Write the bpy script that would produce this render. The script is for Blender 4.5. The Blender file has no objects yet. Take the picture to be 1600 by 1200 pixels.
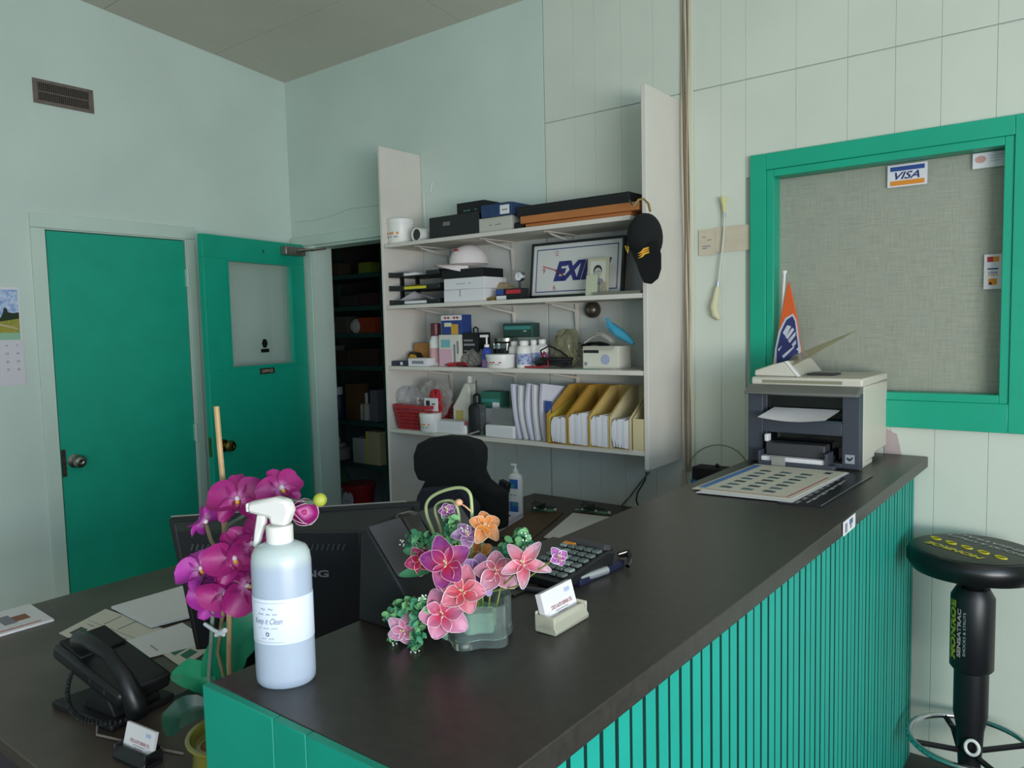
import bpy, math, random
from mathutils import Vector as V, Matrix as Mx
random.seed(4)
SC=bpy.context.scene; COL=SC.collection; PI=math.pi

# ------------------------------------------------------------------ camera
EYE=V((0,0,1.537)); F=1199.0
RT=V((0.79202973,0.61003134,-0.02346634)); UP=V((-0.02788256,0.07454652,0.99682766)); FW=V((-0.60984544,0.78886284,-0.0760523))
cd=bpy.data.cameras.new('camera'); cd.sensor_width=36; cd.lens=F/1600*36; cd.clip_start=.02
cam=bpy.data.objects.new('camera',cd); COL.objects.link(cam); SC.camera=cam
m=Mx.Identity(4)
for i in range(3): m[i][0]=RT[i]; m[i][1]=UP[i]; m[i][2]=-FW[i]; m[i][3]=EYE[i]
cam.matrix_world=m
# ------------------------------------------------------------------ world, lights, exposure
SC.view_settings.view_transform='Standard'; SC.view_settings.look='None'
SC.view_settings.exposure=0.0; SC.view_settings.gamma=1.0; SC.view_settings.use_curve_mapping=False
w=bpy.data.worlds.new('world'); SC.world=w; w.use_nodes=True
w.node_tree.nodes['Background'].inputs[0].default_value=(.55,.75,1,1); w.node_tree.nodes['Background'].inputs[1].default_value=.6
def area(name,loc,look,sx,sy,power,col):
    l=bpy.data.lights.new(name,'AREA'); l.shape='RECTANGLE'; l.size=sx; l.size_y=sy; l.energy=power; l.color=col
    o=bpy.data.objects.new(name,l); COL.objects.link(o); o.location=loc
    o.rotation_euler=(V(look)-V(loc)).to_track_quat('-Z','Y').to_euler(); return o
# daylight through the shop windows of the right wall and the front wall (sky from above, light thrown up by the pavement)
area('sky_light_right',(2.55,-.8,1.75),(-3.4,.8,.9),2.6,1.7,88,(.52,.75,1.0))
area('ground_light_right',(2.5,-.8,1.1),(-2.9,1.2,3.0),2.6,.9,125,(1.0,.91,.78))
area('sky_light_front',(.6,-2.5,1.7),(-1.4,2.0,1.1),2.6,1.5,16,(.60,.80,1.0))

# ------------------------------------------------------------------ helpers
def px(x,y,X=None,Y=None,Z=None):
    r=RT*((x-800)/F)+UP*(-(y-600)/F)+FW
    t=X/r.x if X is not None else Y/r.y if Y is not None else (Z-EYE.z)/r.z
    return EYE+r*t
def xat(p,Y,z):                      # world X on the plane y=Y at height z for a picture column
    a=(p-800)/F; d=V((0,Y,z-EYE.z)); n=RT-FW*a
    return -(n.dot(d))/n.x
def s2l(c): return c/12.92 if c<=.04045 else ((c+.055)/1.055)**2.4
def hexc(h): return tuple(s2l(int(h[i:i+2],16)/255) for i in (0,2,4))+(1,)
MATS={}
def mat(name,h,rough=.6,metal=0,noise=0,scale=20,bump=0,trans=0,alpha=1,h2=None,bscale=None,coat=0,sheen=0,stretch=None,ior=None):
    if name in MATS: return MATS[name]
    m=bpy.data.materials.new(name); m.use_nodes=True; nt=m.node_tree; b=nt.nodes['Principled BSDF']
    c=hexc(h); b.inputs['Base Color'].default_value=c; b.inputs['Roughness'].default_value=rough; b.inputs['Metallic'].default_value=metal
    if trans: b.inputs['Transmission Weight'].default_value=trans
    if alpha<1: b.inputs['Alpha'].default_value=alpha
    if coat: b.inputs['Coat Weight'].default_value=coat
    if sheen: b.inputs['Sheen Weight'].default_value=sheen
    if ior: b.inputs['IOR'].default_value=ior
    if noise or bump or h2:
        tc=nt.nodes.new('ShaderNodeTexCoord'); mp=nt.nodes.new('ShaderNodeMapping'); nt.links.new(tc.outputs['Object'],mp.inputs[0])
        if stretch: mp.inputs['Scale'].default_value=stretch
    if noise or h2:
        n=nt.nodes.new('ShaderNodeTexNoise'); n.inputs['Scale'].default_value=scale; n.inputs['Detail'].default_value=5
        nt.links.new(mp.outputs[0],n.inputs['Vector'])
        rp=nt.nodes.new('ShaderNodeValToRGB'); c2=hexc(h2) if h2 else tuple(v*(1-noise) for v in c[:3])+(1,)
        rp.color_ramp.elements[0].position=.35; rp.color_ramp.elements[1].position=.65
        rp.color_ramp.elements[0].color=c2; rp.color_ramp.elements[1].color=c
        nt.links.new(n.outputs[0],rp.inputs[0]); nt.links.new(rp.outputs[0],b.inputs['Base Color'])
    if bump:
        n2=nt.nodes.new('ShaderNodeTexNoise'); n2.inputs['Scale'].default_value=bscale or scale*4; n2.inputs['Detail'].default_value=4
        nt.links.new(mp.outputs[0],n2.inputs['Vector'])
        bp=nt.nodes.new('ShaderNodeBump'); bp.inputs['Strength'].default_value=bump; bp.inputs['Distance'].default_value=.004
        nt.links.new(n2.outputs[0],bp.inputs['Height']); nt.links.new(bp.outputs[0],b.inputs['Normal'])
    MATS[name]=m; return m
class MB:
    def __init__(s,M=None): s.v=[];s.f=[];s.m=[];s.M=M or Mx.Identity(4)
    def add(s,vs,fs,mi=0,M=None):
        o=len(s.v); T=s.M@M if M is not None else s.M
        s.v+=[T@V(p) for p in vs]; s.f+=[[i+o for i in f] for f in fs]; s.m+=[mi]*len(fs); return s
    def box(s,x0,x1,y0,y1,z0,z1,mi=0,M=None):
        vs=[(x,y,z) for z in (z0,z1) for y in (y0,y1) for x in (x0,x1)]
        return s.add(vs,[(0,2,3,1),(4,5,7,6),(0,1,5,4),(2,6,7,3),(0,4,6,2),(1,3,7,5)],mi,M)
    def prism(s,poly,a,b,axis='z',mi=0,M=None):   # poly of 2-D points, extruded a..b
        n=len(poly)
        def p(u,w,t): return (u,w,t) if axis=='z' else (u,t,w) if axis=='y' else (t,u,w)
        vs=[p(u,w,a) for u,w in poly]+[p(u,w,b) for u,w in poly]
        fs=[tuple(range(n))[::-1],tuple(range(n,2*n))]+[(i,(i+1)%n,n+(i+1)%n,n+i) for i in range(n)]
        return s.add(vs,fs,mi,M)
    def lathe(s,pr,n=24,mi=0,M=None,sx=1,sy=1):   # profile (r,z), around z
        vs=[];fs=[]
        for r,z in pr:
            vs+=[(r*sx*math.cos(2*PI*i/n),r*sy*math.sin(2*PI*i/n),z) for i in range(n)]
        for k in range(len(pr)-1):
            for i in range(n): fs.append((k*n+i,k*n+(i+1)%n,(k+1)*n+(i+1)%n,(k+1)*n+i))
        fs.append(tuple(range(n))[::-1]); fs.append(tuple(range((len(pr)-1)*n,len(pr)*n)))
        return s.add(vs,fs,mi,M)
    def tube(s,pts,r,n=8,mi=0,M=None,closed=False):
        pts=[V(p) for p in pts]; rs=r if isinstance(r,(list,tuple)) else [r]*len(pts); vs=[];fs=[]
        up=V((0,0,1)); N=len(pts)
        for i,p in enumerate(pts):
            a=pts[(i-1)%N] if closed or i else p; b=pts[(i+1)%N] if closed or i<N-1 else p
            t=(b-a).normalized()
            if i==0: up=t.orthogonal().normalized()
            up=(up-t*up.dot(t)).normalized(); q=t.cross(up)
            vs+=[p+(up*math.cos(2*PI*k/n)+q*math.sin(2*PI*k/n))*rs[i] for k in range(n)]
        for i in range(N if closed else N-1):
            j=(i+1)%N
            for k in range(n): fs.append((i*n+k,i*n+(k+1)%n,j*n+(k+1)%n,j*n+k))
        if not closed: fs.append(tuple(range(n))[::-1]); fs.append(tuple(range((N-1)*n,N*n)))
        return s.add(vs,fs,mi,M)
    def grid(s,fn,nu,nv,mi=0,M=None,wrap=False):
        vs=[fn(i/nu,j/nv) for j in range(nv+1) for i in range(nu+1)]
        fs=[(j*(nu+1)+i,j*(nu+1)+i+1,(j+1)*(nu+1)+i+1,(j+1)*(nu+1)+i) for j in range(nv) for i in range(nu)]
        return s.add(vs,fs,mi,M)
    def ball(s,c,r,n=12,mi=0,M=None,sc=(1,1,1)):
        c=V(c)
        return s.grid(lambda u,v:(c.x+r*sc[0]*math.cos(2*PI*u)*math.sin(PI*v),c.y+r*sc[1]*math.sin(2*PI*u)*math.sin(PI*v),c.z-r*sc[2]*math.cos(PI*v)),n,max(6,n//2),mi,M)
    def mesh(s,name,mats,smooth=40):
        me=bpy.data.meshes.new(name); me.from_pydata([tuple(p) for p in s.v],[],s.f)
        for m in (mats if isinstance(mats,(list,tuple)) else [mats]): me.materials.append(m)
        me.polygons.foreach_set('material_index',s.m)
        if smooth:
            me.polygons.foreach_set('use_smooth',[True]*len(me.polygons)); me.set_sharp_from_angle(angle=math.radians(smooth))
        me.validate(); me.update(); return me
def meta(o,label=None,cat=None,group=None,kind=None):
    if label:o['label']=label
    if cat:o['category']=cat
    if group:o['group']=group
    if kind:o['kind']=kind
    return o
def bev(o,wd,seg=2):
    if wd: 
        b=o.modifiers.new('bevel','BEVEL'); b.width=wd; b.segments=seg; b.limit_method='ANGLE'; b.angle_limit=math.radians(40)
    return o
def link(o): COL.objects.link(o); return o
def thing(name,label,cat,loc=(0,0,0),rz=0,group=None,kind=None):
    o=link(bpy.data.objects.new(name,None)); o.empty_display_size=.05; o.location=loc; o.rotation_euler=(0,0,rz)
    o.matrix_world=Mx.Translation(V(loc))@Mx.Rotation(rz,4,'Z')
    return meta(o,label,cat,group,kind)
WM={}
def wmat(o):
    M=Mx.Translation(o.location)@o.rotation_euler.to_matrix().to_4x4()
    return wmat(o.parent)@M if o.parent else M
def part(name,mb,mats,parent,bevel=0,world=False,label=None,smooth=40,kind=None):
    me=mb.mesh(name,mats,smooth)
    if world: me.transform(wmat(parent).inverted())
    o=link(bpy.data.objects.new(name,me)); o.parent=parent; bev(o,bevel); 
    return meta(o,label,kind=kind)
def solo(name,mb,mats,label,cat,group=None,kind=None,bevel=0,smooth=40):   # built in world coordinates
    me=mb.mesh(name,mats,smooth)
    xs=[v.co.x for v in me.vertices]; ys=[v.co.y for v in me.vertices]; zs=[v.co.z for v in me.vertices]
    c=V(((min(xs)+max(xs))/2,(min(ys)+max(ys))/2,min(zs))); me.transform(Mx.Translation(-c))
    o=link(bpy.data.objects.new(name,me)); o.location=c; bev(o,bevel)
    return meta(o,label,cat,group,kind)
def frame(o,ux,uy):
    ux=V(ux).normalized(); uy=V(uy); uy=(uy-ux*uy.dot(ux)).normalized(); n=ux.cross(uy); M=Mx.Identity(4)
    for i in range(3): M[i][0]=ux[i];M[i][1]=uy[i];M[i][2]=n[i];M[i][3]=V(o)[i]
    return M
def text(s,wd,ht,mt,parent,M,name='lettering',shear=0,bold=0,wrap=None,label=None,world=True):
    c=bpy.data.curves.new('t','FONT'); c.body=s; c.size=1; c.shear=shear; c.offset=bold; c.resolution_u=3
    o=link(bpy.data.objects.new('t',c)); dg=bpy.context.evaluated_depsgraph_get()
    me=bpy.data.meshes.new_from_object(o.evaluated_get(dg)); bpy.data.objects.remove(o); bpy.data.curves.remove(c)
    xs=[v.co.x for v in me.vertices]; ys=[v.co.y for v in me.vertices]
    x0,x1,y0,y1=min(xs),max(xs),min(ys),max(ys)
    for v in me.vertices:
        x=((v.co.x-x0)/(x1-x0)-.5)*wd; y=((v.co.y-y0)/(y1-y0)-.5)*ht
        p=wrap(x,y) if wrap else V((x,y,.0006)); v.co=M@V(p)
    me.materials.clear(); me.materials.append(mt); me.name=name
    if world: me.transform(wmat(parent).inverted())
    o=link(bpy.data.objects.new(name,me)); o.parent=parent
    return meta(o,label)
def rects(mb,rs,lift=.0005):   # flat print: (x0,y0,x1,y1,slot) in the builder's frame
    for k,(a,b,c,d,mi) in enumerate(rs): mb.box(a,c,b,d,0,lift+.00004*k,mi)
    return mb

# ------------------------------------------------------------------ materials
paint=mat('mint_wall_paint','c8d7cd',.75,noise=.07,scale=2.2,bump=.12,bscale=90)
paintB=mat('mint_panel_paint','d0d6c8',.7,noise=.06,scale=3,bump=.08,bscale=90)
trimp=mat('pale_trim_paint','c4d6ca',.55,noise=.05,scale=5)
green=mat('teal_green_door_paint','05a284',.55,noise=.08,scale=7,bump=.1,bscale=120)
green2=mat('teal_green_slat_paint','0ea08f',.6,noise=.06,scale=9,bump=.06,bscale=60)
wgreen=mat('window_frame_green','14a583',.4,noise=.06,scale=8)
ceilm=mat('ceiling_board','cac5b8',.9,noise=.05,scale=3,bump=.2,bscale=150)
floorm=mat('worn_vinyl_floor','4c4a44',.6,noise=.25,scale=4)
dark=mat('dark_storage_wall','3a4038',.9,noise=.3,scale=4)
lam=mat('charcoal_laminate','37332f',.36,noise=0,h2='2e2b28',scale=60,bump=.05,bscale=400)
lam2=mat('brown_desk_laminate','574c43',.45,h2='463c35',scale=5)
lamedge=mat('worn_laminate_edge','554f4b',.5,noise=.3,scale=20)
white=mat('white_shelf_paint','d6d0c6',.55,noise=.05,scale=6)
whitew=mat('white_wall_paint','cfcfc8',.7,noise=.06,scale=4)
wht=mat('white_plastic','e4e2dd',.4); wht2=mat('white_paper','dcdadc',.8); offw=mat('off_white_paper','cfcbbd',.8)
blk=mat('black_plastic','15171a',.4); blk2=mat('matt_black_plastic','101114',.65,noise=.2,scale=40); blkg=mat('glossy_black','08090b',.12,coat=.5)
gry=mat('grey_plastic','6d6d68',.5); dgry=mat('dark_grey_plastic','3a3a3e',.5); slate=mat('slate_plastic','3f434d',.5)
fab=mat('black_upholstery','0c1010',.95,noise=.3,scale=120,bump=.4,bscale=500)
chrome=mat('chrome','c9ccd0',.15,1); steel=mat('brushed_steel','9a958c',.3,1); brass=mat('aged_brass','a8894e',.3,1,noise=.3,scale=80)
glass=mat('clear_glass','eef6f2',.02,trans=1,ior=1.45); bglass=mat('vase_glass','dfeeea',.05,trans=.93,ior=1.3)
red=mat('red_plastic','a8232c',.4); redp=mat('red_print','b32a35',.7); bluep=mat('blue_print','2c4a8f',.7); orangep=mat('orange_print','dd8b2c',.7)
yel=mat('yellow_print','d3c93a',.7); navy=mat('navy_print','2a2c6e',.7); ink=mat('black_ink','26262a',.8); greyink=mat('grey_ink','83838c',.8)
cream=mat('printer_cream','cdc8ba',.5); kraft=mat('kraft_card','a9753f',.8,noise=.15,scale=30); manila=mat('manila_card','cdb06a',.75,noise=.06,scale=20)
manila2=mat('pale_manila_card','cdbf95',.75,noise=.06,scale=20); greenp=mat('green_print','2f6b58',.7); tealp=mat('teal_print','3f8c86',.7)
clear=mat('clear_bag_plastic','e2e2e4',.12,trans=.6,alpha=.5,ior=1.2); cable=mat('beige_cable','c2b6a0',.6); cabled=mat('brown_cable','7e6b56',.6)
soil=mat('brown_moss','5a4128',.95,h2='8a6a3a',scale=60,bump=.8); olive=mat('olive_glaze','8c8a35',.25,noise=.25,scale=12,coat=.4)
skyp=mat('sky_blue_print','7f9fd0',.7,h2='c6d2e6',scale=60)

# ------------------------------------------------------------------ the room
WX=-3.889; WY=2.9; RX=2.6; FY=-2.6
def cz(y): return 3.0+.106*(WY-y)
floor=solo('floor',MB().box(WX-.2,RX+.2,FY-.2,4.8,-.08,0),floorm,'dark worn vinyl floor of the office','floor',kind='structure')
# ceiling slab and its boards
c=MB(); c.prism([(FY-.1,cz(FY-.1)+.012),(WY,cz(WY)+.012),(WY,cz(WY)+.1),(FY-.1,cz(FY-.1)+.1)],WX-.1,RX+.1,'x')
ceil=solo('ceiling',c,mat('ceiling_joint','6b6b60',.9),'grey sloping ceiling of butted boards above the office','ceiling',kind='structure')
ys=[2.9,2.445,1.86,1.27,.68,.09,-.5,-1.1,-1.7,-2.3,-2.6]; k=0
for a,b in zip(ys,ys[1:]):
    xs=[WX]+[x for x in ([-3.72,-2.5,-1.28,-.06,1.16,2.38] if k%2==0 else [-3.1,-1.89,-.67,.55,1.77])]+[RX]
    for x0,x1 in zip(xs,xs[1:]):
        g=.0025; mb=MB(); mb.prism([(b+g,cz(b+g)),(a-g,cz(a-g)),(a-g,cz(a-g)+.0119),(b+g,cz(b+g)+.0119)],x0+g,x1-g,'x')
        part('ceiling_board',mb,ceilm,ceil,world=True)
    k+=1
# left wall with a door opening
D0,D1,DT=1.532,2.215,2.03
mb=MB(); mb.prism([(FY-.1,0),(FY-.1,cz(FY)+.1),(D0,cz(D0)+.05),(D0,0)],WX-.12,WX,'x'); mb.prism([(D1,0),(D1,cz(D1)+.05),(3.0,cz(WY)+.05),(3.0,0)],WX-.12,WX,'x')
mb.prism([(D0,DT),(D0,cz(D0)+.05),(D1,cz(D1)+.05),(D1,DT)],WX-.12,WX,'x'); mb.box(WX-.14,WX-.12,D0-.1,D1+.1,0,2.2)
solo('wall_left',mb,paint,'pale mint green left wall with vent, calendar and green door','wall',kind='structure')
# casing round the closed door
t=thing('trim_1','pale mint casing round the closed green door','trim',(WX,(D0+D1)/2,0),kind='structure')
for nm,b in (('casing_board',(WX,WX+.012,D0-.065,D0-.004,0,DT+.005)),('casing_board',(WX,WX+.012,D1+.004,D1+.05,0,DT+.005)),('casing_head',(WX,WX+.013,D0-.065,D1+.05,DT+.006,DT+.07))):
    part(nm,MB().box(*b),trimp,t,.002,world=True)
d=thing('door_1','closed flat teal green door with silver round knob, left wall','door',(WX,(D0+D1)/2,0),kind='structure')
part('door_leaf',MB().box(WX-.04,WX-.002,D0+.004,D1-.004,.01,DT-.004),green,d,.002,world=True)
kn=px(118,725,X=WX+.05)
def knob(par,c,ax,mt,lab=None):
    M=frame(c,V(ax).orthogonal(),V(ax).cross(V(ax).orthogonal()))
    return part('door_knob',MB(M).lathe([(.033,-.052),(.033,-.046),(.014,-.042),(.013,-.02),(.022,-.014),(.03,-.002),(.03,.006),(.024,.016),(.012,.019),(.008,.017)],24),mt,par,world=True,label=lab)
knob(d,V((WX+.05,1.595,.94)),(1,0,0),steel,'silver round door knob')
part('strike_plate',MB().box(WX-.004,WX+.0015,1.537,1.556,.87,1.0),mat('tarnished_metal','5a4f48',.5,.7,noise=.4,scale=60),d,world=True)
for z in (1.83,1.0,.25): part('hinge',MB().box(WX-.002,WX+.012,D1-.008,D1+.006,z-.045,z+.045).lathe([(.006,z-.05),(.006,z+.05)],8,M=Mx.Translation((WX+.012,D1,0))),trimp,d,world=True)
# back wall with doorway, interior window, panelling
BX0,BX1=-3.69,-2.86; WX0,WX1,WZ0,WZ1=-.985,-.25,1.265,2.075
mb=MB(); T=3.05
mb.box(WX-.12,BX0,WY+.006,WY+.11,0,T).box(BX0,BX1,WY+.006,WY+.11,2.03,T).box(BX1,WX0,WY+.006,WY+.11,0,T).box(WX0,WX1,WY+.006,WY+.11,0,WZ0).box(WX0,WX1,WY+.006,WY+.11,WZ1,T).box(WX1,RX+.1,WY+.006,WY+.11,0,T)
wb=solo('wall_back',mb,mat('groove_paint','aebfb2',.8),'pale mint green back wall of grooved panel boards with doorway and shelves','wall',kind='structure')
mb=MB(); mb.box(WX,BX0,WY-.004,WY+.005,0,T).box(BX0,BX1,WY-.004,WY+.005,2.03,T).box(BX1,-2.813,WY-.004,WY+.005,0,2.03).box(BX1,-2.024,WY-.004,WY+.005,2.03,T).box(-2.813,-2.024,WY-.004,WY+.005,1.94,2.03)
part('plain_sheet',mb,paint,wb,world=True)
pw=[-2.813,-2.62,-2.36,-2.22,-2.024]
for x0,x1 in zip(pw,pw[1:]): part('white_board',MB().box(x0+.0007,x1-.0007,WY-.0035,WY+.005,0,1.939),whitew,wb,.0008,world=True)
gp=.0004
xs=[-2.020,-1.863,-1.757,-1.629,-1.482,-1.337,-1.195,-1.097,-.911,-.734,-.582,-.445,-.29,-.15,.02,.2,.36,.55,.75,.95,1.15,1.35,1.55,1.75,1.95,2.15,2.35,RX]

for x0,x1 in zip(xs,xs[1:]):
    part('panel_board',MB().box(x0+gp,x1-gp,WY,WY+.005,2.4405,3.0),paintB,wb,.0004,world=True)
    lo=[(0.0,2.4365)]
    if x1>WX0 and x0<WX1: lo=[(0,WZ0),(WZ1,2.4365)]
    if x1<-1.33: lo=[(0,1.939),(1.9395,2.4365)]
    for z0,z1 in lo: part('white_board' if z1==1.939 else 'panel_board',MB().box(x0+gp,x1-gp,WY,WY+.005,z0+.0,z1),whitew if z1==1.939 else paintB,wb,.0008,world=True)
# doorway casing and jambs
t=thing('trim_2','pale mint casing round the open storage doorway','trim',((BX0+BX1)/2,WY,0),kind='structure')
part('casing_board',MB().box(-3.775,BX0,WY-.022,WY-.0045,0,2.03),trimp,t,.002,world=True)
part('casing_head',MB().box(-3.875,BX1+.05,WY-.024,WY-.0045,2.031,2.085),trimp,t,.002,world=True)
part('door_jamb',MB().box(BX0-.0,BX0+.012,WY-.02,WY+.12,0,2.03).box(BX1-.012,BX1,WY-.004,WY+.12,0,2.03).box(BX0+.012,BX1-.012,WY-.004,WY+.12,2.018,2.03),trimp,t,world=True)
# right and front walls with shop windows (behind the camera)
mb=MB(); mb.box(RX,RX+.12,FY-.1,-1.8,0,3.7).box(RX,RX+.12,1.8,WY+.1,0,3.2).box(RX,RX+.12,-1.8,1.8,0,.75).box(RX,RX+.12,-1.8,1.8,2.65,3.5)
solo('wall_right',mb,paint,'pale mint right wall with the shop window opening','wall',kind='structure')
mb=MB(); mb.box(WX-.1,-.8,FY-.12,FY,0,3.75).box(2.0,RX,FY-.12,FY,0,3.75).box(-.8,2.0,FY-.12,FY,0,.8).box(-.8,2.0,FY-.12,FY,2.6,3.75)
solo('wall_front',mb,paint,'pale mint front wall with a shop window opening behind the viewer','wall',kind='structure')
# storage room beyond the doorway
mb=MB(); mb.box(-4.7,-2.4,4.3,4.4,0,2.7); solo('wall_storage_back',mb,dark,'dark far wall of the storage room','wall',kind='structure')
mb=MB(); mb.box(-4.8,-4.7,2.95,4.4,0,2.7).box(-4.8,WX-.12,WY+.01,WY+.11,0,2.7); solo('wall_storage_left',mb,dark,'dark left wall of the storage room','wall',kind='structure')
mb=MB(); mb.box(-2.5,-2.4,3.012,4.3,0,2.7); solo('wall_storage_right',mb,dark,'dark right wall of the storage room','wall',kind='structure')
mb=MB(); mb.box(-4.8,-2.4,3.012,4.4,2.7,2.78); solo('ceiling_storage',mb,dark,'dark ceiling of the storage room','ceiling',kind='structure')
# ------------------------------------------------------------------ interior window
wn=thing('window_1','green framed interior window backed with grey woven cloth','window',(-.62,WY,1.16),kind='structure')
def ring(x0,x1,z0,z1,w,y0,y1,w2=None):
    w2=w2 or w
    return MB().box(x0,x0+w,y0,y1,z0,z1).box(x1-w2,x1,y0,y1,z0,z1).box(x0+w,x1-w2,y0,y1,z1-w,z1).box(x0+w,x1-w2,y0,y1,z0,z0+w)
for b in ((-1.072,-1.012,1.157,2.15),(-.236,-.16,1.157,2.15)): part('casing_side',MB().box(b[0],b[1],WY-.022,WY-.001,b[2],b[3]),wgreen,wn,.002,world=True)
for b in ((2.09,2.15),(1.157,1.25)): part('casing_rail',MB().box(-1.0118,-.2362,WY-.022,WY-.001,*b),wgreen,wn,.002,world=True)
part('window_stop',ring(-1.0118,-.2362,1.2502,2.0898,.027,WY-.016,WY+.055),wgreen,wn,.002,world=True)
part('pane',MB().box(-.984,-.264,WY+.051,WY+.0545,1.277,2.063),mat('dusty_glass','d8dcd4',.08,trans=.9,alpha=.45,ior=1.3),wn,world=True)
def weave():
    m=bpy.data.materials.new('grey_woven_cloth'); m.use_nodes=True; nt=m.node_tree; b=nt.nodes['Principled BSDF']; b.inputs['Roughness'].default_value=.9
    tc=nt.nodes.new('ShaderNodeTexCoord'); outs=[]
    for sc in ((420,1,22),(22,1,420)):
        mp=nt.nodes.new('ShaderNodeMapping'); mp.inputs['Scale'].default_value=sc; nt.links.new(tc.outputs['Object'],mp.inputs[0])
        n=nt.nodes.new('ShaderNodeTexNoise'); n.inputs['Scale'].default_value=.6; nt.links.new(mp.outputs[0],n.inputs['Vector']); outs.append(n)
    ad=nt.nodes.new('ShaderNodeMath'); ad.operation='ADD'; nt.links.new(outs[0].outputs[0],ad.inputs[0]); nt.links.new(outs[1].outputs[0],ad.inputs[1])
    rp=nt.nodes.new('ShaderNodeValToRGB'); rp.color_ramp.elements[0].position=.75; rp.color_ramp.elements[1].position=1.25
    hf=nt.nodes.new('ShaderNodeMath'); hf.operation='MULTIPLY'; hf.inputs[1].default_value=.5; nt.links.new(ad.outputs[0],hf.inputs[0])
    rp.color_ramp.elements[0].position=.38; rp.color_ramp.elements[1].position=.62
    rp.color_ramp.elements[0].color=hexc('b0b0a3'); rp.color_ramp.elements[1].color=hexc('c3c3b6')
    nt.links.new(hf.outputs[0],rp.inputs[0]); nt.links.new(rp.outputs[0],b.inputs['Base Color']); return m
part('cloth_backing',MB().box(-.984,-.264,WY+.062,WY+.066,1.277,2.063),weave(),wn,world=True)
part('backing_board',MB().box(-1.0,-.245,WY+.067,WY+.08,1.25,2.09),dark,wn,world=True)
# stickers on the pane
G=WY+.0508
def sticker(x0,y0,x1,y1,name,label,cat='sticker',Y=G,base=wht2):
    a=px(x0,y0,Y=Y); b=px(x1,y1,Y=Y); z1,z0=a.z,b.z
    t=thing(name,label,cat,((a.x+b.x)/2,Y-.001,z0)); M=frame(((a.x+b.x)/2,Y-.0012,(z0+z1)/2),(1,0,0),(0,0,1)); W=b.x-a.x; H=z1-z0
    part('backing_card',MB(M).box(-W/2,W/2,-H/2,H/2,-.0008,0),base,t,world=True); return t,M,W,H
t,M,W,H=sticker(1387,260,1449,287,'card_brand_sticker','white sticker lettered VISA with blue and orange bars, top of window pane')
part('print',rects(MB(M),[(-W*.43,H*.22,W*.43,H*.42,0),(-W*.43,-H*.43,W*.43,-H*.22,1)]),[bluep,orangep],t,world=True)
text('VISA',W*.62,H*.34,navy,t,M,shear=.35,bold=.02)
t,M,W,H=sticker(1520,241,1574,258,'notice_sticker','small white notice with faint red mark at the window top right corner')
part('print',rects(MB(M),[(.0,.012,W*.42,.013,1),(.0,.004,W*.36,.005,1),(.0,-.005,W*.3,-.004,1)]).lathe([(.012,0),(.012,.0007),(.009,.0007)],16,0,Mx.Translation((-.026,.004,0)),1.3,1),[mat('faded_pink_ink','c99a94',.8),greyink],t,world=True)
t,M,W,H=sticker(1538,398,1565,451,'payment_sticker','narrow white sticker with three small card emblems at right of pane')
part('print',rects(MB(M),[(-W*.33,H*.28,0,H*.43,0),(0,H*.28,W*.33,H*.43,1),(-W*.3,H*.06,W*.3,H*.1,2),(-W*.3,-H*.12,W*.3,-H*.1,1),(-W*.24,-H*.38,W*.24,-H*.2,1),(-W*.2,-H*.38,-W*.05,-H*.3,3)]),[redp,orangep,navy,ink],t,world=True)
text('VISA',W*.5,H*.08,navy,t,M@Mx.Translation((0,-.004,0)),shear=.3,bold=.01)
# ------------------------------------------------------------------ vent, calendar, open door
V0=px(49,121,X=WX); t=thing('wall_vent','brown metal louvred vent high on the left wall','vent',(WX,1.652,2.6))
part('vent_frame',MB().box(WX+.002,WX+.008,1.52,1.785,2.695,2.71).box(WX+.002,WX+.008,1.52,1.785,2.6,2.616).box(WX+.002,WX+.008,1.52,1.541,2.616,2.695).box(WX+.002,WX+.008,1.764,1.785,2.616,2.695).box(WX+.002,WX+.008,1.541,1.764,2.652,2.658),mat('brown_vent_metal','776b62',.5,.2,noise=.2,scale=50),t,.0015,world=True)
part('vent_back',MB().box(WX+.001,WX+.0018,1.54,1.765,2.615,2.696),blk2,t,world=True)
for i in range(27):
    y=1.546+i*.0083
    part('louvre',MB().box(-.0007,.0007,-.003,.003,2.616,2.695,M=Mx.Translation((WX+.005,y,0))@Mx.Rotation(.6,4,'Z')),mat('brown_vent_metal','776b62'),t,world=True)
t=thing('wall_calendar','wall calendar with landscape picture above the date grid','calendar',(WX,1.25,1.3)); M=frame((WX+.002,1.255,1.545),(0,1,0),(0,0,1))
part('calendar_sheet',MB(M).box(-.15,.15,-.225,.215,-.0015,0),wht2,t,world=True)
part('date_sheet',MB(M).box(-.15,.153,-.222,-.02,0,.003),mat('grey_white_paper','cfccd2',.8),t,world=True)
lm=[skyp,mat('field_green','7d8f3a',.8,h2='a8963e',scale=90),mat('tree_green','24351f',.8),mat('pale_green_strip','8fb79a',.8),mat('pale_road','b9a77e',.8)]
mb=rects(MB(M),[(-.15,.075,.144,.205,0),(-.15,.012,.144,.075,1),(-.15,-.02,.144,.012,3)]); mb.prism([(.144,.075),(.144,.103),(.12,.1),(.1,.104),(.098,.118),(.09,.125),(.083,.116),(.08,.1),(.07,.08),(.05,.075),(.0,.07),(-.03,.082),(-.06,.07),(.05,.06)],0,.0009,mi=2); mb.prism([(-.15,.05),(.02,.055),(.12,.03),(.144,.022),(.144,.026),(.12,.04),(.03,.064),(-.15,.058)],0,.0008,mi=4)
part('landscape_picture',mb,lm,t,world=True)
M2=M@Mx.Translation((0,0,.0031)); mb=MB(M2); n=1
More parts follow.
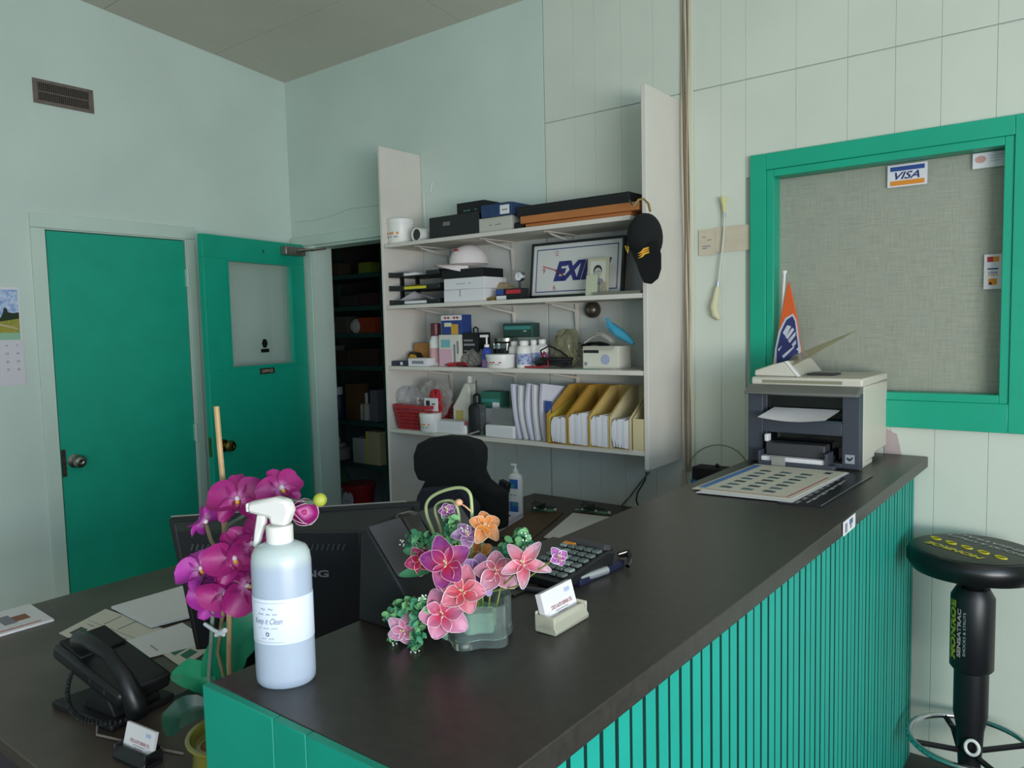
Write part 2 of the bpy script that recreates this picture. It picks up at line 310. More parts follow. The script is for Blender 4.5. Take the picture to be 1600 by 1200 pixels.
for r in range(5):
    for c_ in range(7):
        if n<=31:
            text(str(n),.010 if n>9 else .006,.009,ink,t,M2@Mx.Translation((-.125+c_*.042,-.045-r*.036,0)),name='date_number'); n+=1
# open door standing against the left wall
H0=V((-3.735,2.862,0)); H1=V((-3.6,2.142,0)); u=(H1-H0).normalized(); n=V((-u.y,u.x,0)); L=(H1-H0).length
if n.x<0:n=-n
M=Mx.Identity(4)
for i in range(3): M[i][0]=u[i];M[i][1]=-n[i];M[i][2]=(0,0,1)[i];M[i][3]=H0[i]
# local: x from hinge to free edge, y negative = face towards room
t=thing('door_2','open teal green door with glass panel, brass knob and office sign','door',tuple(H0),kind='structure')
g0,g1,gz0,gz1=.1,.585,1.34,1.92
mb=MB(M); mb.box(0,L,0,.035,.01,gz0).box(0,L,0,.035,gz1,2.035).box(0,g0,0,.035,gz0,gz1).box(g1,L,0,.035,gz0,gz1)
part('door_leaf',mb,green,t,.002,world=True)
part('glazing_bead',MB(M).box(g0,g0+.012,-.003,.034,gz0,gz1).box(g1-.012,g1,-.003,.034,gz0,gz1).box(g0+.012,g1-.012,-.003,.034,gz1-.012,gz1).box(g0+.012,g1-.012,-.003,.034,gz0,gz0+.012),green,t,world=True)
part('pane',MB(M).box(g0+.012,g1-.012,.012,.016,gz0+.012,gz1-.012),mat('door_glass','dfeae6',.05,trans=.85,alpha=.35,ior=1.3),t,world=True)
hw=part('emblem_sticker',MB(M).lathe([(.022,0),(.022,.0015),(.012,.0018)],6,M=Mx.Translation((.33,.0115,1.47))@Mx.Rotation(PI/2,4,'X'),sy=1.25).box(.30,.36,.0095,.0115,1.42,1.44),blk,t,world=True,label='black emblem sticker on the glass')
MS=frame(M@V((.335,-.002,1.318)),-u,(0,0,1))
part('name_plate',MB(MS).box(-.055,.055,-.016,.016,0,.003),mat('dark_brown_plate','3a2c22',.4),t,.001,world=True,label='small dark office name plate')
text('OFFICE',.08,.016,offw,t,MS@Mx.Translation((0,0,.003)))
text('1',.008,.018,ink,t,frame(M@V((.32,-.001,1.975)),-u,(0,0,1)))
knob(t,M@V((L-.065,-.052,.95)),-V((M[0][1],M[1][1],0)),brass,'aged brass round knob'); part('latch_plate',MB(M).box(L-.0,L+.0015,.008,.028,.9,1.0),brass,t,world=True)
mb=MB(M); mb.box(.03,.19,-.045,-.0,1.965,2.015); part('door_closer',mb,mat('dull_closer_metal','8f8a82',.4,.6,noise=.3,scale=60),t,.006,world=True,label='grey metal door closer')
part('closer_arm',MB().tube([M@V((.11,-.05,1.99)),M@V((.03,-.1,2.0)),V((-3.66,WY-.04,2.0)),V((-3.60,WY+.02,2.01))],.007,6),steel,t,world=True)
# ------------------------------------------------------------------ counter
RXn,RXf=-.490,-.463; CT=1.06; cy0=.543
def rx(y): return RXn+(RXf-RXn)*(y-cy0)/(WY-cy0)
t=thing('service_counter','long reception counter with charcoal top and teal slatted front','counter',(-.72,1.7,0))
mb=MB(); mb.prism([(-.957,cy0+.004),(rx(cy0+.004),cy0+.004),(RXf,WY-.002),(-.957,WY-.002)],CT-.036,CT)
part('countertop',mb,lam,t,.002,world=True)
part('end_panel',MB().box(-.957,-.80,cy0-.008,cy0+.0035,0,CT+.0005).box(-.7985,-.735,cy0-.008,cy0+.0035,0,CT+.0003).box(-.7335,-.482,cy0-.008,cy0+.0035,0,CT+.0005),mat('teal_green_end_shaded','03977e',.55,noise=.08,scale=7),t,.001,world=True)  # same teal as the slats; dimmer light on this side put into the colour
part('carcass',MB().box(-.955,-.525,cy0+.0045,WY-.002,0.0,CT-.037),mat('dark_green_backing','04352f',.8),t,world=True)
kerf=mat('dark_slat_side','06403a',.8)  # slat sides coloured darker than the fronts to deepen the gaps between
N=60; p=(WY-.004-cy0-.01)/N
for i in range(N):
    y0=cy0+.006+i*p
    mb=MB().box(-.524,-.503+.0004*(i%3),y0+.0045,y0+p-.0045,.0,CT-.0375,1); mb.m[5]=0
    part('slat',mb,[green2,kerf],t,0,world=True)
tg=thing('price_tag','white price sticker on the counter front edge','sticker',(rx(1.98)+.001,1.95,CT-.03))
M=frame((rx(1.92)+.0016,1.92,CT-.018),(0,1,0),(0,0,1)); part('backing_card',MB(M).box(-.055,.055,-.017,.017,0,.0008),wht2,tg,world=True)
part('print',rects(MB(M@Mx.Translation((0,0,.0008))),[(-.04,-.012,-.02,.01,0),(0,0,.03,.012,1),(.005,-.01,.02,.0,0)]),[greyink,mat('slate_blue_ink','4f6a8a',.8)],tg,world=True)
# ------------------------------------------------------------------ desk (U-shaped)
t=thing('office_desk','brown laminate L-shaped desk behind the counter','desk',(-1.7,1.0,0)); DZ=.75
mb=MB(); mb.prism([(-2.485,.64),(-2.2,.525),(-.962,.525),(-.962,2.87),(-2.1,2.87),(-2.1,2.16),(-1.6,2.16),(-1.6,1.36),(-2.485,1.36)],DZ-.03,DZ)
part('desktop',mb,lam2,t,.002,world=True)
part('pedestal',MB().box(-1.5,-1.02,.6,1.3,0,DZ-.031),lam2,t,.003,world=True)
for x,y in((-2.4,.75),(-2.4,1.28),(-2.03,2.22),(-2.03,2.8)): part('leg',MB().box(x-.025,x+.025,y-.025,y+.025,0,DZ-.031),dgry,t,.003,world=True)
part('side_panel',MB().box(-1.0,-.965,1.4,2.8,0,DZ-.031),lam2,t,world=True)
# ------------------------------------------------------------------ shelving
t=thing('wall_shelves','white painted wall shelving with four shelves and side boards','shelf',(-2.08,WY-.006,0))
SF=2.615
part('side_board',MB().box(-2.812,-2.796,SF,WY-.006,.0,2.415),white,t,.002,world=True); part('side_board',MB().box(-1.387,-1.367,SF,WY-.002,.97,2.415),white,t,.002,world=True)
SZ=(1.945,1.648,1.352,1.041)
for k,z in enumerate(SZ): part('shelf_board',MB().box(-2.796 if k else -2.79,-1.387 if k else -1.44,SF+.003,WY-.006,z-.018,z),white,t,.0015,world=True)
for k,z in enumerate(SZ[:3]):
    for x in (-2.62,-2.21,-1.86):
        mb=MB(); mb.box(x-.009,x+.009,WY-.011,WY-.0065,z-.2,z-.018).box(x-.009,x+.009,WY-.24,WY-.011,z-.022,z-.0182)
        mb.prism([(WY-.22,z-.022),(WY-.011,z-.05),(WY-.011,z-.15),(WY-.018,z-.15),(WY-.025,z-.058),(WY-.2,z-.03)],x-.003,x+.003,'x')
        part('bracket',mb,white,t,world=True)
# ------------------------------------------------------------------ helpers for goods on the shelves
def span(x0,x1,Y,z): return xat(x0,Y,z),xat(x1,Y,z)
def ztop(x,y,Y): return px(x,y,Y=Y).z
def carton(name,x0,x1,yt,Y,z,dep,mats,label,cat='box',group=None,bevel=.0015,rz=0,prints=None,lid=None):
    a,b=span(x0,x1,Y,z); zt=ztop((x0+x1)/2,yt,Y); W=b-a; H=zt-z
    t=thing(name,label,cat,((a+b)/2,Y+dep/2,z),rz,group)
    part('carton_body',MB().box(-W/2,W/2,-dep/2,dep/2,.0,H),mats,t,bevel)
    if prints:
        M=wmat(t)@frame((0,-dep/2,H/2),(1,0,0),(0,0,1))
        for q in prints(W,H,M,t) or []: pass
    if lid: part('carton_lid',MB().box(-W/2-.002,W/2+.002,-dep/2-.002,dep/2+.002,H-.02,H+.003),lid,t,bevel)
    t['h']=H; return t
def pr(mats,rs): # rs in fractions of W,H
    def f(W,H,M,t): part('print',rects(MB(M),[(a*W,b*H,c*W,d*H,mi) for a,b,c,d,mi in rs]),mats,t,world=True,kind='stuff')
    return f
def prt(mats,rs,s,fw,fh,dy,mt,**k):
    def f(W,H,M,t):
        if rs: part('print',rects(MB(M),[(a*W,b*H,c*W,d*H,mi) for a,b,c,d,mi in rs]),mats,t,world=True,kind='stuff')
        text(s,W*fw,H*fh,mt,t,M@Mx.Translation((0,dy*H,.0006)),**k)
    return f
def bottle(name,x0,x1,yt,Y,z,body,cap,label,prof=None,capr=.35,caph=.2,group=None,cat='bottle',band=None,bandm=None,sy=1,nozzle=False):
    a,b=span(x0,x1,Y,z); H=ztop((x0+x1)/2,yt,Y)-z; r=(b-a)/2
    t=thing(name,label,cat,((a+b)/2,Y,z),0,group); hb=H*(1-caph)
    part('bottle_body',MB().lathe([(r*.92,0),(r,.006),(r,hb*.8),(r*.85,hb*.9),(r*capr,hb*.97),(r*capr,hb)],20,sy=sy),body,t)
    part('cap',MB().lathe([(r*capr*1.15,hb),(r*capr*1.15,H-.004 if not nozzle else hb+.3*(H-hb)),(r*capr*(.9 if not nozzle else .3),H if not nozzle else hb+.4*(H-hb)),(r*capr*(.9 if not nozzle else .15),H)],14),cap,t)
    if band:
        part('paper_label',MB().lathe([(r*1.01,hb*band[0]),(r*1.02,hb*band[0]+.001),(r*1.02,hb*band[1]-.001),(r*1.01,hb*band[1])],20,sy=sy),bandm,t)
    return t
S1,S2,S3,S4=SZ
# ---- top shelf
def tub(name,x0,x1,yt,Y,z,label,pm,words,group=None):
    a,b=span(x0,x1,Y,z); H=ztop((x0+x1)/2,yt,Y)-z; r=(b-a)/2
    t=thing(name,label,'tub',((a+b)/2,Y,z),0,group)
    part('tub_body',MB().lathe([(r*.9,0),(r*.93,.003),(r,H*.8),(r,H*.82)],28),wht,t)
    part('lid',MB().lathe([(r*1.03,H*.8),(r*1.03,H*.97),(r*.97,H),(r*.2,H)],28),wht,t)
    M=wmat(t)@frame((0,0,H*.42),(1,0,0),(0,0,1))
    wr=lambda x,y:V((r*.985*math.sin(x/r),y,r*.985*math.cos(x/r)))
    text('- -- -',r*1.3,H*.09,pm,t,M,name='print',wrap=wr); text('-- - --',r*1.1,H*.05,greyink,t,M@Mx.Translation((0,-H*.14,0)),name='print',wrap=wr); return t
tub('white_tub',612,641,343,2.70,S1,'round white lidded plastic tub at left end of top shelf',orangep,'')
a=px(657,361,Y=2.68); t=thing('open_tube','white cardboard tube end on the top shelf, dark inside, beside white tub','tube',(a.x,2.7,S1))
M=Mx.Translation((0,0,.033))@Mx.Rotation(PI/2,4,'X')
part('tube_wall',MB(M).lathe([(.027,-.05),(.0325,-.05),(.0325,.05),(.027,.05),(.027,-.045)],28),wht,t); part('dark_core',MB(M).lathe([(.0265,-.045),(.0265,.044),(.003,.044)],20),blkg,t)
t=carton('black_case',671,749,335,2.66,S1,.2,blk,'flat black plastic tool case on top shelf beside white tube','case',bevel=.004)
H=t['h']; part('latch',MB().box(-.06,-.02,-.105,-.1,H*.55,H*.72),gry,t)
def onbox(below,name,x0,x1,yt,Y,dep,mats,label,**k): return carton(name,x0,x1,yt,Y,below.location.z+below['h']+.0005,dep,mats,label,**k)
t2=onbox(t,'black_carton',714,757,315,2.70,.12,blk2,'small black carton with teal lettering lying on the flat black case',prints=prt(None,[],'-- -',.5,.08,-.2,tealp))
t3=carton('grey_carton',749,800,339,2.655,S1,.2,mat('pale_grey_card','b8b7ac',.8),'pale grey cardboard carton under the blue carton, top shelf',prints=prt(None,[],'- --',.35,.08,0,greyink))
t4=onbox(t3,'blue_carton',752,800,318,2.645,.2,mat('dark_blue_card','24406a',.6,noise=.3,scale=40),'dark blue carton with white sticker on top of the grey carton',prints=pr([wht2,greyink],[(.12,-.38,.42,.32,0),(.18,-.1,.36,.0,1)]))
part('torn_tape',MB().box(-.02,.03,-.05,-.02,t4['h'],t4['h']+.012),mat('tan_tape','9a8467',.8),t4)
carton('black_pouch',803,818,347,2.66,S1,.16,blk2,'small black pouch squeezed beside the wooden boards','pouch',bevel=.006)
def board(name,x0,x1,z,h,Y,dep,mt,label,cat='board',group=None,rz=.0):
    a,b=span(x0,x1,Y,z); t=thing(name,label,cat,((a+b)/2,Y+dep/2,z),rz,group); W=b-a
    part('board_body',MB().box(-W/2,W/2,-dep/2,dep/2,0,h),mt,t,.002); t['w']=W; return t
wood=mat('orange_wood','b5713c',.55,noise=.15,scale=6,stretch=(1,12,12))
board('wooden_board',821,985,S1,.017,2.64,.22,wood,'lower of two orange wooden boards on the top shelf')
board('wooden_board',813,998,S1+.0175,.031,2.625,.24,wood,'upper orange wooden board under the long black case')
b=board('long_black_case',808,983,S1+.049,.043,2.635,.25,blk2,'long black slim case lying on the wooden boards, top shelf','case')
part('lid_seam',MB().box(-b['w']/2-.0005,b['w']/2+.0005,-.1255,.1255,.03,.0315),blkg,b)
# ---- second shelf: letter trays
t=thing('letter_tray','stacked black two-level letter tray with papers on second shelf','tray',(-2.68,2.72,S2)); a,b_=span(603,685,2.63,S2); a=-2.79
t.location.x=(a+b_)/2; W=b_-a
for z in (.0,.07,.135):
    part('tray_level',MB().box(-W/2,W/2,-.08,.14,z,z+.004).box(-W/2+.004,-W*.2,-.08,-.076,z+.004,z+.022).box(W*.25,W/2-.004,-.08,-.076,z+.004,z+.022).box(-W/2,-W/2+.004,-.08,.14,z+.004,z+.026).box(W/2-.004,W/2,-.08,.14,z+.004,z+.026).box(-W/2+.004,W/2-.004,.136,.14,z+.004,z+.026),blk,t,.001)
for x in(-1,1): part('tray_post',MB().box(x*W/2-.006,x*W/2+.006,-.0,.02,.0,.16).box(x*W/2-.006,x*W/2+.006,.11,.13,.0,.16),blk,t)
for z,mt,nm,lb,dx in ((.074,yel,'yellow_notepad','yellow writing pad in the upper letter tray',.0),(.0045,wht2,'loose_papers','crumpled white papers in the lower letter tray',0),(.139,wht2,'paper_stack','thin paper stack on the top letter tray',-.06)):
    w2=W/2-.015; mb=MB()
    mb.grid(lambda u,v:((u*2-1)*w2*(1 if dx==0 else .4)+dx,-.075+v*.2,.014+(.045 if mt is wht2 and dx==0 else .008)*max(0,1-abs(u-.5)*2.6)*(1-v)),10,4); mb.box(-w2*(1 if dx==0 else .4)+dx,w2*(1 if dx==0 else .4)+dx,-.0745,.125,0,.0135)
    o=thing(nm,lb,'paper',(t.location.x,t.location.y,S2+z)); part('sheets',mb,mt,o)
ca=carton('white_carton',694,757,452,2.645,S2,.16,wht2,'lower of two white cartons below the white cap',prints=pr([greyink],[(-.1,-.03,-.08,.5,0)]))
cb=carton('white_carton',694,757,434,2.645,S2+ca['h']+.0008,.16,wht2,'upper white carton directly below the white cap',prints=prt(None,[],'--- -',.35,.06,0,greyink)) 
cc=carton('black_box_lid',690,754,420,2.65,S2+ca['h']+cb['h']+.0016,.15,blk2,'black box lid between white cartons and white cap','lid')
def capdome(mb,rx_,ry,h,mi=0,n=20): 
    mb.grid(lambda u,v:(rx_*math.cos(2*PI*u)*math.cos(v*PI/2),ry*math.sin(2*PI*u)*math.cos(v*PI/2),h*math.sin(v*PI/2)**.8),n,8,mi); return mb
def brim(w,l,drop,r0): # crescent visor in front (-x)
    def f(u,v):
        a=(u-.5)*PI*.95; r=r0+ l*v*math.cos(a)**.8 if math.cos(a)>0 else r0
        return (-r*math.cos(a),w*math.sin(a),-drop*math.sin(a)**2*(.5+v)-.004)
    return f
zc=cc.location.z+cc['h']+.001; a=px(722,412,Y=2.7)
t=thing('white_baseball_cap','white baseball cap with red stitching resting on the cartons','cap',(a.x+.012,2.735,zc+.026),.75)
part('crown',capdome(MB(),.092,.084,.088),mat('white_cap_cloth','dcd2d0',.9,bump=.3,bscale=60),t); part('visor',MB().grid(brim(.082,.085,.026,.082),16,4).grid(lambda u,v:tuple(V(brim(.082,.085,.026,.082)(u,v))+V((0,0,.003))),16,4),mat('white_cap_cloth','dcd2d0'),t)
part('red_emblem',MB(Mx.Translation((-.055,-.036,.052))@Mx.Rotation(-.9,4,'Z')@Mx.Rotation(.5,4,'X')).lathe([(.018,0),(.018,.003),(.012,.003)],14,M=Mx.Rotation(PI/2,4,'X')),redp,t); part('top_button',MB().ball((0,0,.085),.006),redp,t)
# small bits: brass rod, spark plug boxes, beige figures, gauge
a,b_=span(748,772,2.66,S2); solo('brass_fitting',MB().tube([(a,2.67,S2+.008),(b_,2.665,S2+.008)],.008,10).lathe([(.012,0),(.012,.02)],6,M=Mx.Translation((b_-.01,2.666,S2+.008))@Mx.Rotation(PI/2,4,'Y')),brass,'short brass fitting lying beside the white cartons','fitting')
carton('red_blue_carton',775,816,451,2.66,S2,.05,blk2,'flat small carton with blue and red ends, second shelf',prints=pr([bluep,redp,wht2],[(-.48,.0,-.2,.48,0),(-.1,.05,.45,.4,1),(-.48,-.45,-.1,-.1,2)]))
for i,(x,y,sz) in enumerate(((770,443,.036),(785,438,.043),(799,444,.034))):
    c=px(x,y,Y=2.76); mb=MB(); mb.grid(lambda u,v:tuple(V((c.x,2.76,S2+sz))+V((sz*math.cos(2*PI*u)*math.sin(PI*v),sz*.8*math.sin(2*PI*u)*math.sin(PI*v),-sz*math.cos(PI*v)))*(1+.18*math.sin(5*u*6.28)*math.sin(PI*v))),14,8)
    o=solo('beige_rag_ball',mb,mat('beige_cloth','a39372',.9,bump=.5,bscale=90),('leftmost','middle','rightmost')[i]+' of three crumpled beige cloth balls behind the small carton','cloth',group='crumpled beige cloth on second shelf')
a=px(812,432,Y=2.70); t=thing('pressure_gauge','small round silver pressure gauge standing left of the framed clock','gauge',(a.x,2.70,S2)); R_=.022; zc=a.z-S2
Mg=Mx.Translation((0,0,zc))@Mx.Rotation(PI/2,4,'X')
part('gauge_case',MB(Mg).lathe([(R_,-.012),(R_,.008),(R_*.85,.010),(R_*.85,.008)],24),chrome,t); part('dial',MB(Mg).lathe([(R_*.84,.0078),(R_*.84,.0086),(.002,.0086)],24),wht2,t)
part('stem',MB().lathe([(.016,0),(.012,.006),(.006,.01),(.006,zc-R_+.002)],12),blk,t); part('pointer',MB(Mg).box(-.001,.001,-.003,.015,.0088,.0094),ink,t)
# framed clock
A=px(828,381,Y=2.74); Bp=px(975,458,Y=2.74); Wd=Bp.x-A.x; Hh=A.z-S2
t=thing('framed_wall_clock','framed white rectangular clock with large blue lettering leaning on second shelf','clock',((A.x+Bp.x)/2,2.74,S2)); M=frame(((A.x+Bp.x)/2,2.74,S2+Hh/2),(1,0,0),(0,.12,1)); 
M=Mx.Translation((0,0,0))@M; fw=.011
part('clock_frame',MB(M).box(-Wd/2,Wd/2,Hh/2-fw,Hh/2,-.02,0).box(-Wd/2,Wd/2,-Hh/2,-Hh/2+fw+.004,-.02,0).box(-Wd/2,-Wd/2+fw,-Hh/2+fw,Hh/2-fw,-.02,0).box(Wd/2-fw,Wd/2,-Hh/2+fw,Hh/2-fw,-.02,0),blk,t,.001,world=True)
part('dial_board',MB(M).box(-Wd/2+fw,Wd/2-fw,-Hh/2+fw,Hh/2-fw,-.015,-.005),mat('clock_white','c9cac6',.35),t,world=True)
Mf=M@Mx.Translation((0,0,-.005)); i0=.017+fw; mb=MB(Mf); x_=Wd/2-i0;y_=Hh/2-i0
part('blue_border',rects(mb,[(-x_,y_-.004,x_,y_,0),(-x_,-y_,x_,-y_+.004,0),(-x_,-y_,-x_+.004,y_,0),(x_-.004,-y_,x_,y_,0)]),navy,t,world=True,kind='stuff')
text('EXIDE',.285,.085,navy,t,Mf@Mx.Translation((.031,-.006,0)),shear=.35,bold=.06)
for s_,x,y in (('12',-.098,.072),('9',-.163,.0),('6',-.105,-.075)): text(s_,.014,.022,redp,t,Mf@Mx.Translation((x,y,0)),name='hour_number')
part('clock_hand',MB(Mf).box(-.075,.0,-.002,.002,.002,.003,M=Mx.Translation((-.095,-.002,0))@Mx.Rotation(-.28,4,'Z')),redp,t,world=True); part('clock_hand',MB(Mf).box(0,.05,-.003,.003,.003,.004,M=Mx.Translation((-.1,-.002,0))@Mx.Rotation(-.5,4,'Z')),mat('dark_red_hand','5c2430',.5),t,world=True)
# portrait in frame + little cards
A=px(917,404,Y=2.675); Bp=px(951,458,Y=2.675); Wd=Bp.x-A.x; Hh=A.z-S2
t=thing('portrait_photo','small framed black and white portrait of a person in front of the clock','photo',((A.x+Bp.x)/2,2.675,S2)); M=frame(((A.x+Bp.x)/2,2.675,S2+Hh/2),(1,0,0),(0,.1,1))
part('photo_frame',MB(M).box(-Wd/2,Wd/2,-Hh/2,Hh/2,-.008,0),mat('pale_gilt_frame','b9b59b',.4,.2),t,.001,world=True)
part('portrait_print',MB(M).box(-Wd*.36,Wd*.36,-Hh*.42,Hh*.42,.0005,.0012),mat('photo_grey','c3c4bb',.5),t,world=True)
Mq=M@Mx.Translation((0,.018,.0013)); s_=.02
part('portrait_print',MB(Mq).lathe([(s_*1.02,0),(s_*1.02,.0004)],18,M=Mx.Translation((0,.006,0)),sy=1.15),ink,t,world=True,label='dark hair')
part('portrait_print',MB(Mq).lathe([(s_*.86,0),(s_*.86,.0009)],18,M=Mx.Translation((.001,-.002,0)),sy=1.2),mat('photo_skin','aaa79c',.6),t,world=True,label='face')
part('portrait_print',rects(MB(Mq),[(-.011,.002,-.003,.004,0),(.003,.002,.011,.004,0),(-.0012,-.008,.0012,.001,1),(-.006,-.014,.006,-.0125,0)],.0013),[ink,greyink],t,world=True,kind='stuff')
part('portrait_print',MB(Mq).prism([(-.03,-.05),(-.026,-.03),(-.008,-.022),(.008,-.022),(.026,-.03),(.03,-.05)],0,.0006),greyink,t,world=True,label='shoulders')
A=px(914,430,Y=2.645); Bp=px(932,463,Y=2.645); solo('small_card',MB(frame(((A.x+Bp.x)/2,2.646,S2+.0005),(1,0,0),(0,.12,1))).box(-(Bp.x-A.x)/2,(Bp.x-A.x)/2,0,A.z-S2,-.002,0),mat('pale_green_card','b5b9a0',.8),'small pale card leaning on the lower left of the portrait','card')
A=px(936,441,Y=2.655); Bp=px(944,455,Y=2.655); solo('small_card',MB(frame(((A.x+Bp.x)/2,2.656,S2+.011),(1,0,0),(0,.12,1))).box(-(Bp.x-A.x)/2,(Bp.x-A.x)/2,0,A.z-S2-.01,-.002,0),mat('beige_snapshot','a39a86',.8,noise=.4,scale=80),'tiny snapshot leaning on the lower right of the portrait','photo')
a,b_=span(927,1001,2.63,S2); t=thing('wooden_tray','flat brown box with silver edge at right end of second shelf','tray',((a+b_)/2,2.70,S2)); W=b_-a
part('tray_base',MB().box(-W/2,W/2,-.068,.03,0,.009),mat('brown_tray','6b5648',.5),t,.001); part('silver_edge',MB().box(-W/2,W/2,-.0705,-.0685,.001,.012),steel,t)
# bell-like bowl on the wall, cap on hook
c=px(921,484,Y=2.86); Mb=frame(c,(1,0,0),(0,0,1)); t=thing('metal_dome','round dull metal dome fixed on wall under the second shelf','dome',(c.x,2.88,c.z-.035))
part('dome_shell',MB(Mb).lathe([(.036,-.035),(.036,-.02),(.033,-.008),(.022,.004),(.008,.008),(.001,.008)],28),mat('dull_bronze','6a6258',.35,.8,noise=.2,scale=40),t,world=True); part('centre_screw',MB(Mb).lathe([(.006,.006),(.006,.012),(.002,.013)],10),steel,t,world=True)
c=px(1001,372,Y=2.56)
t=thing('black_baseball_cap','black baseball cap with yellow emblem hanging beside the top shelf','cap',tuple(c)); M=frame(c,(0,.97,-.24),(.98,.0,.1))
# local x: along wall depth, y: to the right, z: up/back ; build explicitly in world
Mc=Mx.Translation(c)
capm=mat('black_cap_cloth','0f1012',.95,bump=.3,bscale=200)
def capcrown(u,v):
    # flattened dome, opening towards the wall side (+y), seam pulled down at the front
    a=2*PI*u; k=math.sin(v*PI/2)
    return (c.x+.068*k*math.cos(a)-.004*math.sin(a),c.y+.045-.085*math.cos(v*PI/2),c.z+.004+(.092 if math.sin(a)>0 else .088)*k*math.sin(a))
part('crown',MB().grid(capcrown,28,9),capm,t,world=True,smooth=60)
vp=[px(x,y,Y=2.535) for x,y in((984,392),(1000,388),(1026,378),(1032,398),(1032,420),(1027,434),(1016,442),(1006,440),(1000,428),(993,410))]
def vfun(off):
    o=[]; n_=len(vp)
    for p_ in vp: o.append((p_.x,p_.y+off-.35*(p_.x-vp[4].x)**1*.6,p_.z))
    return o
va,vb=vfun(-.012),vfun(.0); n_=len(vp)
part('visor',MB().add(va+vb,[tuple(range(n_)),tuple(range(n_,2*n_))[::-1]]+[(k,(k+1)%n_,n_+(k+1)%n_,n_+k) for k in range(n_)]),capm,t,.004,world=True,smooth=60)
part('strap',MB().tube([px(990,322,Y=2.53),px(998,312,Y=2.54),px(1006,311,Y=2.55),px(1013,318,Y=2.55),px(1016,330,Y=2.54)],.0045,6),mat('gold_strap','8a7440',.6),t,world=True)
Me=frame(px(1006,397,Y=2.462),(1,.25,.1),(.15,0,1))
mb=MB(Me)
for k in range(3): mb.prism([(-.022+.0,-.012+k*.008),(-.006,-.010+k*.008),(.004,-.002+k*.008),(.02,.001+k*.008),(.02,.006+k*.008),(.002,.004+k*.008),(-.008,-.005+k*.008)],0,.003,mi=k%2)
part('yellow_emblem',mb,[mat('emblem_yellow','dcae20',.7),orangep],t,world=True,kind='stuff')
Me=frame(px(979,389,Y=2.485),(1,-.5,0),(.15,0,1)); part('yellow_emblem',MB(Me).tube([(-.01,.012,0),(.0,-.004,0),(.008,-.014,0),(.011,.006,0),(-.008,.01,0)],.0016,5),MATS['emblem_yellow'],t,world=True)
hk=px(1003,318,Y=2.60); solo('cap_hook',MB().tube([(-1.389,2.6,hk.z),(-1.40,2.585,hk.z),(-1.40,2.56,hk.z-.004),(-1.40,2.545,hk.z+.008)],.0025,6),steel,'small wire hook on the right side board holding the black cap','hook')
# ---- third shelf
carton('dark_small_box',612,637,564,2.64,S3,.06,mat('indigo_box','2b2c44',.5),'tiny dark indigo box at left end of the third shelf',prints=pr([wht2],[(.05,-.3,.2,.3,0)]))
carton('brown_carton',648,677,536,2.76,S3,.08,kraft,'small brown carton standing at the back of third shelf')
t=carton('white_tool_box',638,668,560,2.64,S3,.09,wht2,'small white box in front of yellow tape measure',prints=pr([greyink],[(-.3,-.2,.3,.2,0)]))
c=px(645,556,Y=2.72); t=thing('tape_measure','yellow and black tape measure behind the small white box','tape measure',(c.x,2.74,S3))
part('case',MB().prism([(-.035,0),(.03,0),(.03,.03),(.015,.05),(-.02,.055),(-.035,.04)],-.017,.017,'y'),mat('tool_yellow','d09a1f',.5),t,.003); part('grip',MB().prism([(-.03,.042),(-.018,.057),(.017,.052),(.032,.03),(.036,.034),(.02,.06),(-.02,.066),(-.036,.046)],-.018,.018,'y'),blk,t); part('belt_clip',MB().box(-.015,.015,-.021,-.0175,.01,.035),steel,t)
bottle('white_bottle',675,690,505,2.72,S3,wht,mat('maroon_cap','5c1f28',.4),'white bottle with dark maroon cap left of the stacked cartons',capr=.7,caph=.3,band=(.1,.6),bandm=mat('pale_pink_label','cfa3a6',.7))
bx=carton('pastel_carton',687,719,523,2.66,S3,.09,mat('pastel_card','cfccc0',.8),'pastel carton under the blue carton, third shelf',prints=pr([mat('pastel_pink','d3a9b8',.8),mat('pastel_blue','74aeb8',.8),greyink],[(-.5,-.5,.12,.05,0),(-.4,.1,.05,.35,1),(.2,-.4,.3,.2,2),(.36,-.1,.46,.3,2)]))
carton('blue_white_carton',690,722,492,2.68,S3+bx['h']+.001,.07,mat('glove_blue_card','27407f',.6),'blue and white glove carton with yellow figure on top of pastel carton',prints=prt([wht2,mat('figure_yellow','c79a3a',.7),mat('pale_glove','d8d2b4',.7)],[(-.5,.22,.5,.48,0),(-.02,-.5,.32,.02,1),(-.35,-.1,.0,.1,2)],'-- --',.7,.10,.35,redp))
bx=carton('black_carton',722,748,520,2.68,S3,.09,blk2,'black hanging carton with white print beside the pastel carton',prints=pr([greyink],[(-.35,.25,.2,.3,0),(-.35,.12,.3,.18,0),(-.35,-.05,.1,-.02,0)]))
part('hang_loop',MB().tube([(-.012,0,bx['h']),(-.014,0,bx['h']+.018),(.0,0,bx['h']+.026),(.014,0,bx['h']+.018),(.012,0,bx['h'])],.004,8),blk,bx)
a,b_=span(690,734,2.64,S3); t=thing('red_pliers','red handled pliers lying in front of the cartons','pliers',((a+b_)/2,2.65,S3)); 
part('handle',MB().tube([(-.055,0,.009),(-.02,.004,.012),(.02,.012,.014),(.05,.01,.012)],[.008,.009,.01,.007],8),red,t); part('handle',MB().tube([(-.055,.02,.009),(-.02,.012,.011),(.02,.0,.012),(.05,-.004,.01)],[.008,.009,.01,.007],8),mat('dark_red_grip','6e1420',.5),t); part('jaw',MB().tube([(-.055,.01,.009),(-.085,.01,.008)],[.008,.003],8),steel,t)
